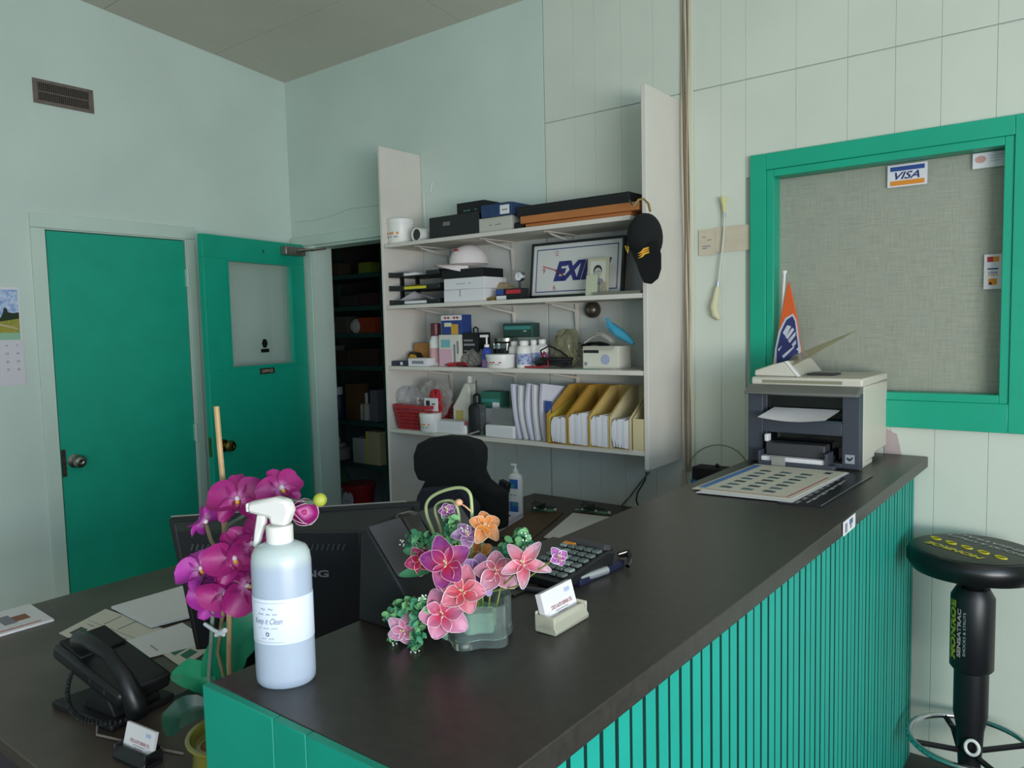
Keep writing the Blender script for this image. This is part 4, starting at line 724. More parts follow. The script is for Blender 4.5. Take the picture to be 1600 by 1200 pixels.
# calculator
t=thing('calculator','black desktop calculator with grey keys lying on counter behind flowers','calculator',(-.80,1.19,CT+.0045),-.06); 
part('calculator_body',MB().prism([(-.085,.0),(.075,0),(.085,.03),(.06,.036),(-.085,.014)],-.055,.055,'x'),blk,t,.002)
km=mat('grey_key','5f6a68',.5)
for r in range(6):
    for k in range(5):
        y=-.07+r*.022; z=.0155+(y+.085)*.152
        part('key',MB().box(-.046+k*.0192,-.031+k*.0192,y,y+.015,z,z+.005),km if (r+k)%5 else mat('pale_key','8b9694',.5),t,.001)
part('display',MB().prism([(.062,.0365),(.084,.031),(.084,.042),(.066,.046)],-.045,.045,'x'),dgry,t,.001); part('orange_key',MB().box(-.045,-.02,.05,.06,.0365,.041),orangep,t)
c=V((-.745,1.16,CT)); solo('silver_marker',MB().tube([(-.768,1.125,CT+.009),(-.752,1.16,CT+.009)],.0085,10,1).tube([(-.752,1.16,CT+.009),(-.738,1.235,CT+.009)],.008,10,0),[mat('silver_paint','b9bcc0',.3,.6),blk],'silver marker pen with black cap beside the calculator','pen')
solo('navy_notebook',MB().prism([(-.775,1.15),(-.742,1.15),(-.735,1.30),(-.765,1.30)],CT+.0003,CT+.012),mat('navy_cover','1f2340',.4),'narrow navy notebook sticking out behind the silver marker','notebook',bevel=.001)
solo('black_hook_tool',MB().tube([(-.75,1.30,CT+.02),(-.735,1.315,CT+.022),(-.722,1.30,CT+.018),(-.718,1.28,CT+.008)],[.006,.008,.006,.005],8),blkg,'small glossy black curved tool behind the calculator','tool')
a=px(800,917,Z=CT+.005); b=px(872,926,Z=CT+.005); d_=(b-a).normalized()
solo('dark_pen',MB().tube([a-d_*.04,b-d_*.02],.0048,10,0).tube([b-d_*.02,b],[.0048,.001],10,1),[mat('gunmetal_pen','3f4148',.4),mat('copper_tip','b07a58',.35,.5)],'dark pen with copper tip lying in front of the calculator','pen')
def card_stand(loc,rz,label,stand,n,s=1):
    t=thing('business_card_holder',label,'card holder',loc,rz); T=Mx.Rotation(-.28,4,'X')
    part('holder_base',MB().prism([(-.018,0),(.02,0),(.022,.006),(-.006,.024),(-.0085,.024),(-.02,.006)],-.047,.047,'x').box(-.047,-.044,-.016,.02,.006,.028).box(.044,.047,-.016,.02,.006,.028).box(-.047,.047,.018,.0215,.006,.032),stand,t,.002)
    mb=MB(Mx.Translation((0,.0,.008))@T)
    for k in range(n): part('business_card',MB(Mx.Translation((0,.0,.009))@T).box(-.0435,.0435,-.002+k*.0012,-.0012+k*.0012,0,.052),wht2,t)
    M=wmat(t)@Mx.Translation((0,0,.009))@T@frame((0,-.0022,.026),(1,0,0),(0,0,1))
    text('STICK AUTO REPAIR LTD.',.058,.006,mat('card_red_ink','9c4456',.7),t,M@Mx.Translation((.004,-.002,0)),bold=.01)
    part('print',rects(MB(M),[(-.015,-.009,.02,-.008,0),(-.01,-.013,.015,-.012,0),(.018,.012,.032,.018,1)]),[greyink,mat('pale_blue_ink','a9b8d8',.7)],t,world=True,kind='stuff')
    return t
card_stand((-.670,.985,CT+.0005),1.57,'business cards in clear stand on the counter beside the flowers',mat('frosted_holder','cfcdb8',.3,trans=.3,alpha=.85),9)
# ------------------------------------------------------------------ spray bottle
bc=px(444,1062,Z=CT); c=V((-.876,.612,CT+.0003)); ang=.7
t=thing('spray_bottle','translucent white trigger spray bottle with paper label on the counter','bottle',c,ang)
HB=.178; ra,rb=.040,.033
liqm=mat('translucent_polythene','bccbd3',.3); _nt=liqm.node_tree; _tc=_nt.nodes.new('ShaderNodeTexCoord'); _sp=_nt.nodes.new('ShaderNodeSeparateXYZ'); _nt.links.new(_tc.outputs['Object'],_sp.inputs[0])
_rp=_nt.nodes.new('ShaderNodeValToRGB'); _mr=_nt.nodes.new('ShaderNodeMapRange'); _mr.inputs['From Max'].default_value=.2; _nt.links.new(_sp.outputs[2],_mr.inputs[0]); _nt.links.new(_mr.outputs[0],_rp.inputs[0])
_rp.color_ramp.elements[0].position=.80; _rp.color_ramp.elements[0].color=hexc('aab7c8'); _rp.color_ramp.elements[1].position=.86; _rp.color_ramp.elements[1].color=hexc('bccaca'); _nt.links.new(_rp.outputs[0],_nt.nodes['Principled BSDF'].inputs['Base Color'])
_nt.nodes['Principled BSDF'].inputs['Subsurface Weight'].default_value=.3; _nt.nodes['Principled BSDF'].inputs['Subsurface Scale'].default_value=.02
prof=[(.9,0),(.98,.004),(1,.012),(1,HB-.012),(.96,HB),(.85,HB+.008),(.6,HB+.013),(.34,HB+.016),(.34,HB+.02)]
part('bottle_body',MB().lathe([(r,z) for r,z in prof],36,0,None,ra,rb),liqm,t)
part('paper_label',MB().lathe([(1.002,.062),(1.010,.0625),(1.010,.1225),(1.002,.123)],40,0,None,ra,rb),mat('label_white','d6e0ee',.6),t)
part('neck_ring',MB().lathe([(.0165,HB+.014),(.0178,HB+.016),(.0178,HB+.036),(.0165,HB+.038)],28),wht,t,.001)
Mh=Mx.Translation((0,0,HB+.038))
TD=math.radians(200)-ang; Mh=Mh@Mx.Rotation(TD,4,'Z')@Mx.Scale(.80,4)
part('trigger_head',MB(Mh).prism([(-.018,0),(.012,0),(.014,.012),(.05,.018),(.056,.022),(.055,.034),(.05,.038),(.0,.048),(-.022,.044),(-.03,.026),(-.024,.014)],-.0115,.0115,'y'),wht,t,.005)
part('trigger',MB(Mh).prism([(.024,.016),(.040,.018),(.047,-.012),(.052,-.040),(.044,-.044),(.036,-.02),(.027,.0)],-.007,.007,'y'),wht,t,.003); part('nozzle',MB(Mh).box(.054,.060,-.009,.009,.020,.035),wht,t,.002)
La=math.radians(-70)-ang  # label centre direction
def lw(x,y,o=.0): 
    a=La+x/.040; r=1.013; return V((ra*r*math.cos(a),rb*r*math.sin(a),y))
Mt=wmat(t)
script=mat('label_purple_ink','5a5f86',.7); fi=mat('label_grey_ink','9aa3b4',.7)
text('Keep it Clean',.042,.0105,script,t,Mt@Mx.Translation((0,0,.093)),shear=.4,wrap=lw); text('--- -- --',.028,.002,fi,t,Mt@Mx.Translation((0,0,.1035)),shear=.2,wrap=lw)
text('-- --- ---',.028,.0014,fi,t,Mt@Mx.Translation((0,0,.0845)),wrap=lw); text('------------------------',.048,.0008,fi,t,Mt@Mx.Translation((0,0,.1185)),wrap=lw); text('------------------------',.044,.0008,fi,t,Mt@Mx.Translation((0,0,.0655)),wrap=lw)
text('~ ~',.018,.0035,fi,t,Mt@Mx.Translation((0,0,.1105)),wrap=lw); text('O',.0055,.006,script,t,Mt@Mx.Translation((0,0,.0765)),wrap=lw,bold=.06); text('-- --',.018,.0012,fi,t,Mt@Mx.Translation((0,0,.0705)),wrap=lw)
# ------------------------------------------------------------------ flowers
def petal(L,W,cup=.25,droop=.3,ruf=0,tip=.5,base=.18,off=0):
    def f(u,v,o=0):   # v along, u across
        w=W*(base+(1-base)*math.sin(PI*min(1,v**.8*.93))**tip)*(1 if v<.96 else .8)
        x=(u-.5)*w; zz=cup*x*x/W*2*1.0-droop*L*v*v+ruf*math.sin(u*12+v*9)*v
        return (L*v,x,zz+o)
    return f
def petal_part(name,par,M,mats,L,W,nv=7,nu=6,rimr=0,label=None,**k):
    f=petal(L,W,**k); mb=MB(M); mb.grid(f,nu,nv)
    if rimr: mb.tube([f(0,j/8) for j in range(1,9)]+[f(.5,1.03)]+[f(1,j/8) for j in range(8,0,-1)],rimr,4,1)
    return part(name,mb,mats,par,world=True,label=label)
def orient(c,n,roll): 
    n=V(n).normalized(); x=n.orthogonal().normalized(); 
    x=(V((0,0,1))-n*n.z); x=x.normalized() if x.length>.05 else n.orthogonal().normalized(); y=n.cross(x)
    M=Mx.Identity(4)
    for i in range(3): M[i][0]=x[i];M[i][1]=y[i];M[i][2]=n[i];M[i][3]=V(c)[i]
    return M@Mx.Rotation(roll,4,'Z')
def to_eye(c): return (EYE-V(c)).normalized()
def pgrad(name,c0,c1,rough=.55,r0=.1,r1=.8,L=.03,bump=.15,trans=0,alpha=1):
    # colour runs along each petal with distance from the flower centre (object space of the flower part)
    if name in MATS: return MATS[name]
    m=mat(name,c1,rough,bump=bump,bscale=80,trans=0,alpha=alpha); nt=m.node_tree; b=nt.nodes['Principled BSDF']
    tc=nt.nodes.new('ShaderNodeTexCoord'); ln=nt.nodes.new('ShaderNodeVectorMath'); ln.operation='LENGTH'; nt.links.new(tc.outputs['Object'],ln.inputs[0])
    mr=nt.nodes.new('ShaderNodeMapRange'); mr.inputs['From Min'].default_value=L*r0; mr.inputs['From Max'].default_value=L*r1; nt.links.new(ln.outputs['Value'],mr.inputs['Value'])
    rp=nt.nodes.new('ShaderNodeValToRGB'); rp.color_ramp.elements[0].color=hexc(c0); rp.color_ramp.elements[1].color=hexc(c1); nt.links.new(mr.outputs[0],rp.inputs[0]); nt.links.new(rp.outputs[0],b.inputs['Base Color'])
    if alpha<1: b.inputs['Subsurface Weight'].default_value=.0
    return m
def flower_root(par,name,c,label=None,mb=None,mt=None):   # a small centre mesh placed at c, carrying the petals
    me=mb.mesh(name,mt); o=link(bpy.data.objects.new(name,me)); o.parent=par; o.location=wmat(par).inverted()@V(c); return meta(o,label)
def petal_at(root,name,c,Mloc,mats,L,W,rimr=0,**k):
    f=petal(L,W,**k); mb=MB(Mloc); mb.grid(f,6,7)
    if rimr: mb.tube([f(0,j/8) for j in range(0,9)]+[f(.5,1.03)]+[f(1,j/8) for j in range(8,-1,-1)],rimr,4,1)
    me=mb.mesh(name,mats); me.transform(Mx.Translation(-V(c))); o=link(bpy.data.objects.new(name,me)); o.parent=root; return o
# glass vase with nylon flowers
vc=V((-.752,.872,CT+.0005)); t=thing('flower_arrangement','glass vase of pink and purple nylon flowers with green sprigs on counter','flowers',vc)
def star(r,k=5,am=.13,n=60,ph=.6): return [(r*(1+am*math.cos(k*2*PI*i/n+ph))*math.cos(2*PI*i/n),r*(1+am*math.cos(k*2*PI*i/n+ph))*math.sin(2*PI*i/n)) for i in range(n)]
def ringwall(mb,o,i,z0,z1):
    n=len(o); vs=[(x,y,z0) for x,y in o]+[(x,y,z1) for x,y in o]+[(x,y,z1) for x,y in i]+[(x,y,z0) for x,y in i]
    fs=[]
    for a in range(n):
        b=(a+1)%n
        for r in range(3): fs.append((r*n+a,r*n+b,(r+1)*n+b,(r+1)*n+a))
        fs.append((3*n+a,3*n+b,b,a))
    mb.add(vs,fs); return mb
mb=MB(); mb.prism(star(.052),0,.012); ringwall(mb,star(.051),star(.0465),.0121,.062); part('glass_vase',mb,bglass,t)
part('green_foam',MB().prism(star(.030),.014,.046),mat('pale_green_foam','93b09a',.8,noise=.2,scale=40),t,.003)
YV=.875
def pv(x,y,Y=YV): return px(x,y,Y=Y)
nyl={}
def nylon(nm,c0,c1,rim): 
    if nm not in nyl: nyl[nm]=(pgrad('nylon_'+nm,c0,c1,.5,.25,1.1,.03,.1,alpha=.93),mat('wire_'+nm,rim,.4,.2))
    return nyl[nm]
FL=[(691,960,.795,'pink','b3264f','c888a8','e6c9d4',.036,.034,5,(.1,0,.1),.3),(722,925,.81,'coral','b83040','c77a8e','dfc3c3',.034,.030,5,(.1,.1,.25),.9),
(698,882,.80,'purple','a3123c','7d2a78','d9a3b4',.036,.030,5,(-.15,0,.1),.2),(657,876,.80,'crimson','98123a','8a2f74','c98a8a',.020,.020,5,(.3,0,0),.5),
(747,896,.865,'lilac','8a3fa0','b99acb','d9cfe0',.034,.024,5,(.1,.2,.35),1.0),(775,892,.87,'rose','b34a60','c090a4','e3cdd6',.032,.028,5,(.2,-.1,.1),.1),
(817,882,.87,'blush','c8405a','c79aab','e3d3da',.036,.018,5,(-.1,.3,.2),.6),(872,871,.88,'lilac2','a24f9c','b8a2b8','ddd5de',.014,.014,4,(.5,.2,.1),.4),
(632,984,.785,'pale','c06a8c','bfa4b8','e0dbe2',.023,.021,5,(-.1,-.1,-.2),.8),(730,838,.88,'mauve','8c5a90','b193b8','d4c9d6',.022,.020,5,(.1,.2,.8),.3),
(757,822,.90,'orange','d2761c','c99a78','dfc6a0',.026,.022,5,(.2,.3,.3),1.2),(748,866,.91,'orange2','d2761c','cc8a50','dfb890',.022,.016,4,(.2,.1,.2),.4),
(698,799,.89,'violet','8a4a86','a070a0','cfc0d0',.014,.014,5,(0,.2,.3),.2)]
base=vc+V((0,0,.045)); stemm=mat('wrapped_stem','7f8a45',.7)
names=('large pink flower, lowest at front','coral pink flower right above the lowest','large deep purple flower','small crimson purple flower at left','lilac flower in the middle','rose pink flower at right of middle','blush flower spreading to the right','tiny lilac bud flower at far right','small pale pink flower at lower left','small mauve flower under the loops','orange flower at upper right','orange flower half hidden behind','tiny violet flower inside the loops')
for i,(x,y,Y,nm,c0,c1,rim,L,W,n,dv,ro) in enumerate(FL):
    c=pv(x,y,Y); m1,m2=nylon(nm,c0,c1,rim); nrm=to_eye(c)+V(dv)*.9; M=orient(c,nrm,ro)
    rt=flower_root(t,'flower',c,names[i],MB(Mx.Translation(-c)@M).tube([(0,0,0),(.001,0,.012)],.0009,4).tube([(0,0,0),(.004,.002,.012)],.0009,4).tube([(0,0,0),(-.004,.002,.011)],.0009,4).ball((.001,0,.012),.0016,6).ball((.004,.002,.012),.0016,6).ball((-.004,.002,.011),.0016,6),mat('stamen_yellow','e0c9a0',.6))
    for k in range(n): petal_at(rt,'petal',c,M@Mx.Rotation(2*PI*k/n+.15*math.sin(k*3+i),4,'Z')@Mx.Rotation(-.28-.1*math.sin(k*2+i),4,'Y'),[m1,m2],L*(1+.12*math.sin(k*5+i)),W*1.05,.00045,cup=.55,droop=.3+.15*math.sin(k*3+i),ruf=.0016,tip=.95,base=.12)
    mid=(c+base)/2+V((0,0,-.004 if i!=9 else .01)); b2=c-nrm.normalized()*.008
    part('stem',MB().tube([base+V(((x-720)*.0002,0,-.02)),base.lerp(mid,.6)+V((0,0,.008)),mid,b2,c-nrm.normalized()*.001],.0014,5),stemm,t,world=True)
def loop(pts,r): 
    P=[pv(x,y,.90) for x,y in pts]; out=[]
    for i in range(len(P)-1):
        p0=P[max(0,i-1)];p1=P[i];p2=P[i+1];p3=P[min(len(P)-1,i+2)]
        for k in range(6):
            s=k/6; out.append(.5*((2*p1)+(p2-p0)*s+(2*p0-5*p1+4*p2-p3)*s*s+(3*p1-p0-3*p2+p3)*s**3))
    out.append(P[-1]); part('loop_stem',MB().tube(out,r,8),mat('pale_green_loop','a9b681',.6),t,world=True)
loop([(700,925),(681,844),(667,805),(668,784),(685,770),(715,762),(732,768),(737,790),(737,850),(735,925)],.0026)
loop([(706,925),(690,835),(680,800),(684,787),(702,782),(713,790),(719,825),(724,925)],.0022)
part('bud',MB().ball(pv(717,785,.89),.0065,10,sc=(1,1,.85)).tube([pv(717,785,.89),pv(728,792,.89),pv(737,800,.90)],.0014,5),mat('peach_bud','e0a880',.5),t,world=True)
lfm=[mat('sprig_green','3f8f6a',.55,h2='2c6e48',scale=60),mat('sprig_light','6aa36a',.55),mat('berry_white','dfe6dc',.4)]
def sprig(pts,Y,n,r,berries,seed,sz=.008):
    rnd=random.Random(seed); mb=MB(); P=[pv(x,y,Y) for x,y in pts]
    mb.tube(P,.0012,5,1)
    for k in range(n):
        s=rnd.random()*(len(P)-1); i=int(s); c=P[i].lerp(P[min(i+1,len(P)-1)],s-i); d=V((rnd.uniform(-1,1),rnd.uniform(-1,1),rnd.uniform(-.8,1))).normalized()
        q=c+d*r*rnd.uniform(.4,1); M=orient(q,d+to_eye(q)*.6,rnd.uniform(0,6)); f=petal(sz*rnd.uniform(.8,1.4),sz*.8,cup=.5,droop=.2)
        mb.grid(f,3,3,rnd.randint(0,1),M)
    for x,y in berries:
        for k in range(7): mb.ball(pv(x,y,Y-.01)+V((rnd.uniform(-.006,.006),rnd.uniform(-.005,.005),rnd.uniform(-.006,.006))),.0013,5,2)
    part('leaf_sprig',mb,lfm,t,world=True,kind='stuff')
sprig([(715,880),(695,855),(665,842),(640,845)],.825,110,.012,[(628,851),(649,854),(669,862)],1,.011)
sprig([(715,890),(712,850),(703,825),(706,812)],.885,100,.012,[(725,826)],2,.011)
sprig([(760,905),(785,870),(805,850),(820,840)],.90,120,.013,[(822,850),(821,838)],3,.012)
sprig([(674,950),(660,944),(640,945),(615,955),(610,965)],.785,120,.012,[(660,936)],4,.010)
sprig([(650,960),(655,985),(650,1005),(648,1015)],.785,80,.008,[(648,1021)],5,.010)
sprig([(625,975),(615,990),(614,1003)],.785,50,.006,[(614,1008)],6,.008)
sprig([(730,870),(716,855),(708,835)],.90,50,.014,[],7,.012)
for x,y,Y,L,W,ro,nx in ((650,893,.79,.05,.018,1.65,0),(790,878,.89,.045,.026,.5,.2),(745,955,.87,.05,.035,-1.3,.3),(640,862,.79,.02,.012,1.2,0)):
    c=pv(x,y,Y); part('leaf',MB(orient(c,to_eye(c)+V((nx,0,.6)),ro)).grid(lambda u,v:petal(L,W,cup=.3,droop=.1,base=.1,tip=.9)(u,v),5,7,M=Mx.Translation((-L/2,0,0))),mat('deep_green_leaf','2f6a48',.45),t,world=True)
# ------------------------------------------------------------------ orchid in olive pot on the desk
pc=V((-1.075,.655,DZ)); t=thing('potted_orchid','magenta artificial orchid in olive glazed pot behind the counter end','plant',pc)
part('pot',MB().lathe([(.045,0),(.05,.004),(.066,.06),(.07,.1),(.066,.135),(.07,.148),(.077,.152),(.077,.156),(.070,.156),(.063,.14)],36),olive,t,.001)
part('moss',MB().grid(lambda u,v:(.062*(1-v)*math.cos(2*PI*u),.062*(1-v)*math.sin(2*PI*u),.135+.012*math.sin(v*3)+.004*math.sin(u*40)*(1-v)*v*4),40,8),soil,t)
YO=.655
def po(x,y,Y=YO): return px(x,y,Y=Y)
rt0=V((-1.075,.66,DZ+.13))
part('bamboo_stake',MB().tube([V((-1.085,.655,DZ+.12)),po(358,1040,.655),po(358,940),po(352,860),po(348,750),po(343,695),po(338,635)],.0043,8),mat('bamboo','b49468',.6,noise=.2,scale=30),t,world=True)
grs=mat('orchid_stem','6f8272',.5)
part('flower_stem',MB().tube([V((-1.08,.64,DZ+.12)),po(326,1060,.64),po(330,1000,.64),po(334,930,.64),po(345,870),po(358,820),po(390,800),po(410,790),po(440,780),po(470,785),po(490,785),po(497,782)],.0032,8),grs,t,world=True)
part('flower_stem',MB().tube([V((-1.07,.66,DZ+.12)),po(340,1020),po(345,980),po(352,930),po(350,880),po(330,845),po(322,820)],.003,8),mat('orchid_stem_tan','8a7a58',.5),t,world=True)
part('plant_clip',MB().tube([po(320,975,.63),po(335,985,.63),po(350,992,.63)],.003,6).tube([po(352,985,.63),po(338,992,.63)],.004,6),mat('clear_clip','cfd6da',.2),t,world=True)
lf=mat('orchid_leaf','0f8a60',.4,h2='0c7450',scale=8); lf2=mat('orchid_leaf_shaded','143a2c',.4)  # second leaf colour is a darker copy with the shade put in
def leaf(pts,W,mt,Y,nrm,lab=None):   # midrib through picture points
    P=[px(x,y,Y=Y_) for (x,y),Y_ in zip(pts,Y)]
    def f(u,v):
        s=v*(len(P)-1); i=min(int(s),len(P)-2); c=P[i].lerp(P[i+1],s-i); d=(P[i+1]-P[i]).normalized(); sd=d.cross(V(nrm)).normalized(); up=sd.cross(d)
        w=W*math.sin(PI*(.08+.9*v))**.7; a=(u-.5)*w; return tuple(c+sd*a+up*(abs(a)*.35))
    part('leaf',MB().grid(f,8,12),mt,t,world=True,label=lab)
e=to_eye(po(330,1000))
leaf([(332,1075),(345,1040),(372,1000),(400,975),(425,968)],.07,lf,(.66,.665,.68,.70,.72),e+V((.0,0,.3)))
leaf([(330,1078),(312,1062),(290,1052),(268,1054)],.05,lf,(.65,.64,.63,.62),e+V((0,0,.8)))
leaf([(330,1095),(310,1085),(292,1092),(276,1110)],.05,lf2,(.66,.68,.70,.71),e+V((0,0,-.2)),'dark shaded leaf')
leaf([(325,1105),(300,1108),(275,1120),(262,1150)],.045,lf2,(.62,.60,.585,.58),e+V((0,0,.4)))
leaf([(335,1085),(350,1100),(380,1110),(400,1120)],.06,lf,(.66,.67,.69,.70),e+V((0,0,.8)))
om=[pgrad('orchid_petal_deep','d58ac0','941a6a',.5,.05,.35,.045),pgrad('orchid_petal_bright','d9a0cf','a8309a',.5,.05,.4,.045),mat('orchid_lip','96205a',.5),mat('lip_yellow','d09a3a',.5),mat('column_white','d8c9cf',.5)]
OF=[(372,782,.65,.046,0,(-.3,.0,.3),.1,0),(321,815,.63,.034,1,(-1.2,.3,0),.2,0),(438,765,.68,.036,0,(.4,.2,.6),.3,0),(366,873,.62,.044,0,(.15,0,.15),.2,0),(393,850,.645,.042,0,(.3,.2,.2),.9,0),(316,892,.62,.040,1,(-.6,.2,.1),.5,0),(352,925,.62,.040,0,(-.2,.1,-.4),.1,0),(385,915,.64,.046,0,(.5,0,.1),1.1,0),(330,935,.645,.036,1,(-.2,.2,-.2),2.6,0)]
for i,(x,y,Y,L,ci,dv,ro,_) in enumerate(OF):
    L*=.88
    c=po(x,y,Y); M=orient(c,to_eye(c)+V(dv),ro)
    rt=flower_root(t,'flower',c,None,MB(Mx.Translation(-c)@M).ball((0,0,.006),.005,8,0,sc=(1,.8,1.3)).ball((.0,.0,.0),.004,8,0),[om[4]])
    for nm,a,LL,WW in (('petal',0,1,.75),('petal',2*PI/5*1.1,1.08,1.25),('petal',-2*PI/5*1.1,1.08,1.25),('sepal',PI*.78,.92,.62),('sepal',-PI*.78,.92,.62)):
        petal_at(rt,nm,c,M@Mx.Rotation(a,4,'Z')@Mx.Rotation(-.15,4,'Y')@Mx.Translation((.002,0,.001*(WW<.8))),[om[ci]],L*LL,L*WW,cup=.7,droop=.22,ruf=.0012,tip=.55,base=.25)
    f=petal(L*.5,L*.32,cup=1.5,droop=-.6,base=.5)
    me=MB(Mx.Translation(-c)@M@Mx.Rotation(PI,4,'Z')).grid(f,5,5,0).ball((.005,0,.006),.0038,8,1).mesh('lip',[om[2],om[3]]); o=link(bpy.data.objects.new('lip',me)); o.parent=rt
c=po(474,800,.66); M=orient(c,to_eye(c)+V((.2,0,0)),-1.9)
rt=flower_root(t,'flower',c,'half open magenta flower at tip',MB().ball((0,0,0),.006,8),[om[2]])
for k in (-1,0,1): petal_at(rt,'petal',c,M@Mx.Rotation(k*.5,4,'Z')@Mx.Rotation(.15*k,4,'X')@Mx.Translation((-.018,0,abs(k)*.003)),[om[0],om[4]],.038,.03,.0004,cup=1.3,droop=.1)
part('bud',MB().ball(po(500,781,.66),.0095,14),mat('green_bud','a7ae3f',.5),t,world=True)
part('bud',MB().ball(po(344,862,.64),.006,10,sc=(1,1,1.3)),mat('pale_green_bud','9aa487',.5),t,world=True)
# ------------------------------------------------------------------ desk things
card_stand((-1.395,.645,DZ+.0005),.12,'business cards in black stand at near edge of the brown desk',blk,5)
# telephone
t=thing('desk_telephone','black desk telephone with arched handset on brown desk','telephone',(-1.645,.70,DZ),.12)
part('base_plate',MB().prism([(-.11,-.05),(.105,-.05),(.095,.1),(-.09,.1)],.0005,.016),blk2,t,.004)
part('stand',MB().prism([(-.03,.016),(.085,.016),(.05,.07),(.02,.08)],-.03,.075,'y'),blk2,t,.004)
Tb=Mx.Translation((0,.02,.085))@Mx.Rotation(.26,4,'Y')
part('phone_body',MB(Tb).box(-.12,.12,-.06,.06,-.012,.024),blk,t,.010)
part('keypad_block',MB(Tb).box(-.11,-.03,-.05,.05,.024,.03),blk2,t,.002); 
pth=[Tb@V(p_) for p_ in((-.055,-.03,.035),(-.05,-.04,.055),(-.01,-.05,.078),(.06,-.05,.082),(.12,-.05,.06),(.15,-.045,.02),(.155,-.04,-.01))]
part('handset',MB().tube(pth,[.02,.022,.015,.013,.015,.022,.02],12),blk,t)
pts=[]; A0=Tb@V((-.05,-.05,.0)); A1=V((-.0,-.10,.045)); A2=V((.09,-.11,.03)); A3=Tb@V((.15,-.05,-.02))
for k in range(150):
    s=k/149; c=A0*(1-s)**3+A1*3*s*(1-s)**2+A2*3*s*s*(1-s)+A3*s**3; a=s*2*PI*28; pts.append(c+V((0,math.cos(a)*.005,math.sin(a)*.005)))
part('coiled_cord',MB().tube(pts,.0017,4),blk,t)
part('line_cord',MB().tube([(.05,-.045,.006),(.09,-.07,.004),(.15,-.06,.004),(.21,-.05,.003),(.3,-.03,.003)],.0025,6),mat('grey_line_cord','77706a',.5),t)
for k in range(2): part('chrome_button',MB(Tb).box(.02+k*.05,.026+k*.05,-.0605,-.0598,.002,.012),steel,t)
# papers
pm=[redp,slate,greyink,mat('pale_road','b9a77e')]
sheet_('stacked_flyers','stack of printed flyers at the left edge of the desk',[(-2.285,.60),(-2.283,.854),(-2.475,.865),(-2.48,.60)],DZ+.0005,wht2,'paper',.006,[(.72,.35,.86,.60,3),(.60,.30,.72,.72,2),(.45,.2,.5,.7,1),(.5,.08,.9,.11,0),(.44,.12,.46,.8,2)],[redp,greyink,greyink,mat('brown_ink','8a5a45',.7)])
pp=[(.08,.09+.2*k,.38,.24+.2*k,1) for k in range(4)]+[(.45,.05+.16*k,.55,.12+.16*k,2) for k in range(5)]+[(.42,.0,.44,1,2),(.66,.0,.68,1,2)]
def dq(*pts): return [(lambda p:(p.x,p.y))(px(x,y,Z=DZ)) for x,y in pts]
sheet_('tyre_leaflet','open leaflet printed with dark tyres lying on the brown desk',dq((92,990),(162,1024),(262,985),(165,952)),DZ+.0005,offw,'leaflet',.001,[(.12+.2*k,.10,.26+.2*k,.34,1) for k in range(4)]+[(.12+.2*k,.45,.26+.2*k,.47,2) for k in range(4)]+[(.05,.55,.95,.56,2),(.3,.6,.32,.95,2),(.55,.6,.57,.95,2),(.86,.02,.96,.07,0)],pm)
sheet_('green_leaflet','leaflet with dark green blocks beside the monitor base',dq((252,1022),(285,1045),(330,1015),(290,1002)),DZ+.0018,offw,'leaflet',.001,[(.1,.2,.4,.8,0),(.5,.3,.8,.7,0)],[greenp])
sheet_('white_paper_sheet','plain white sheet lying lower over the leaflets on desk',dq((186,1008),(218,1034),(330,1005),(285,975)),DZ+.003,wht2,'paper',.001,[(.5,.3,.8,.32,0)],[greyink])
sheet_('white_paper_stack','upper bright stack of white papers leaning into the monitor',dq((174,953),(236,984),(350,955),(300,916)),DZ+.0045,wht2,'paper',.006)
# monitor seen from behind
A=V((-1.764,.932,0)); ux=V((.664,.748,0)).normalized(); ny=V((.748,-.664,0)); t=thing('monitor','wide black monitor seen from behind standing on the brown desk','monitor',(-1.5,1.12,DZ)); 
M=Mx.Identity(4)
for i in range(3): M[i][0]=ux[i];M[i][1]=-ny[i];M[i][2]=(0,0,1)[i];M[i][3]=A[i]
part('screen_bezel',MB(M).prism([(0.045,.775),(.57,.775),(.594,1.098),(0,1.098)],-.03,.0,'y'),blk2,t,.003,world=True)
part('screen_edge',MB(M).box(.0,.56,-.006,.001,1.0985,1.1005),mat('pale_edge_strip','8f8d88',.5),t,world=True)
b0=M.inverted()@V((-1.661,.887,1.10)); b1=M.inverted()@px(562,823,Z=1.09)
hv=[(.01,-.0302,1.093),(.58,-.0302,1.093),(.57,-.0302,.79),(.05,-.0302,.79),(b0.x,b0.y,1.088),(b1.x,b1.y,1.08),(b1.x,b1.y+.02,.80),(b0.x+.03,b0.y+.02,.80)]
part('rear_housing',MB(M).add(hv,[(0,1,5,4),(1,2,6,5),(2,3,7,6),(3,0,4,7),(4,5,6,7),(0,3,2,1)]),mat('monitor_housing','1b1b1f',.5,noise=.1,scale=20),t,.004,world=True)
o4=M@V(hv[4]); o5=M@V(hv[5]); o6=M@V(hv[6]); Mf=frame(o4.lerp(o5,.5).lerp(M@V(hv[6]),.0),(o5-o4),(V((0,0,1)))); 
ff=frame(o4,(o5-o4),(o6-o5)*-1); nn=(o5-o4).cross(V((0,0,1))).normalized()
Wf=(o5-o4).length
def rib(k): 
    x=.03+k*(Wf-.06)/30; return MB(ff).prism([(x,-.045),(x+.004,-.045),(x+.009,-.03),(x+.005,-.03)],.0,.003)
for k in range(30): part('vent_rib',rib(k),mat('vent_grey','3f464a',.5),t,world=True)
text('SAMSUNG',.17,.017,mat('badge_silver','8a8c92',.4),t,ff@Mx.Translation((Wf*.62,-.10,.003)),bold=.03)
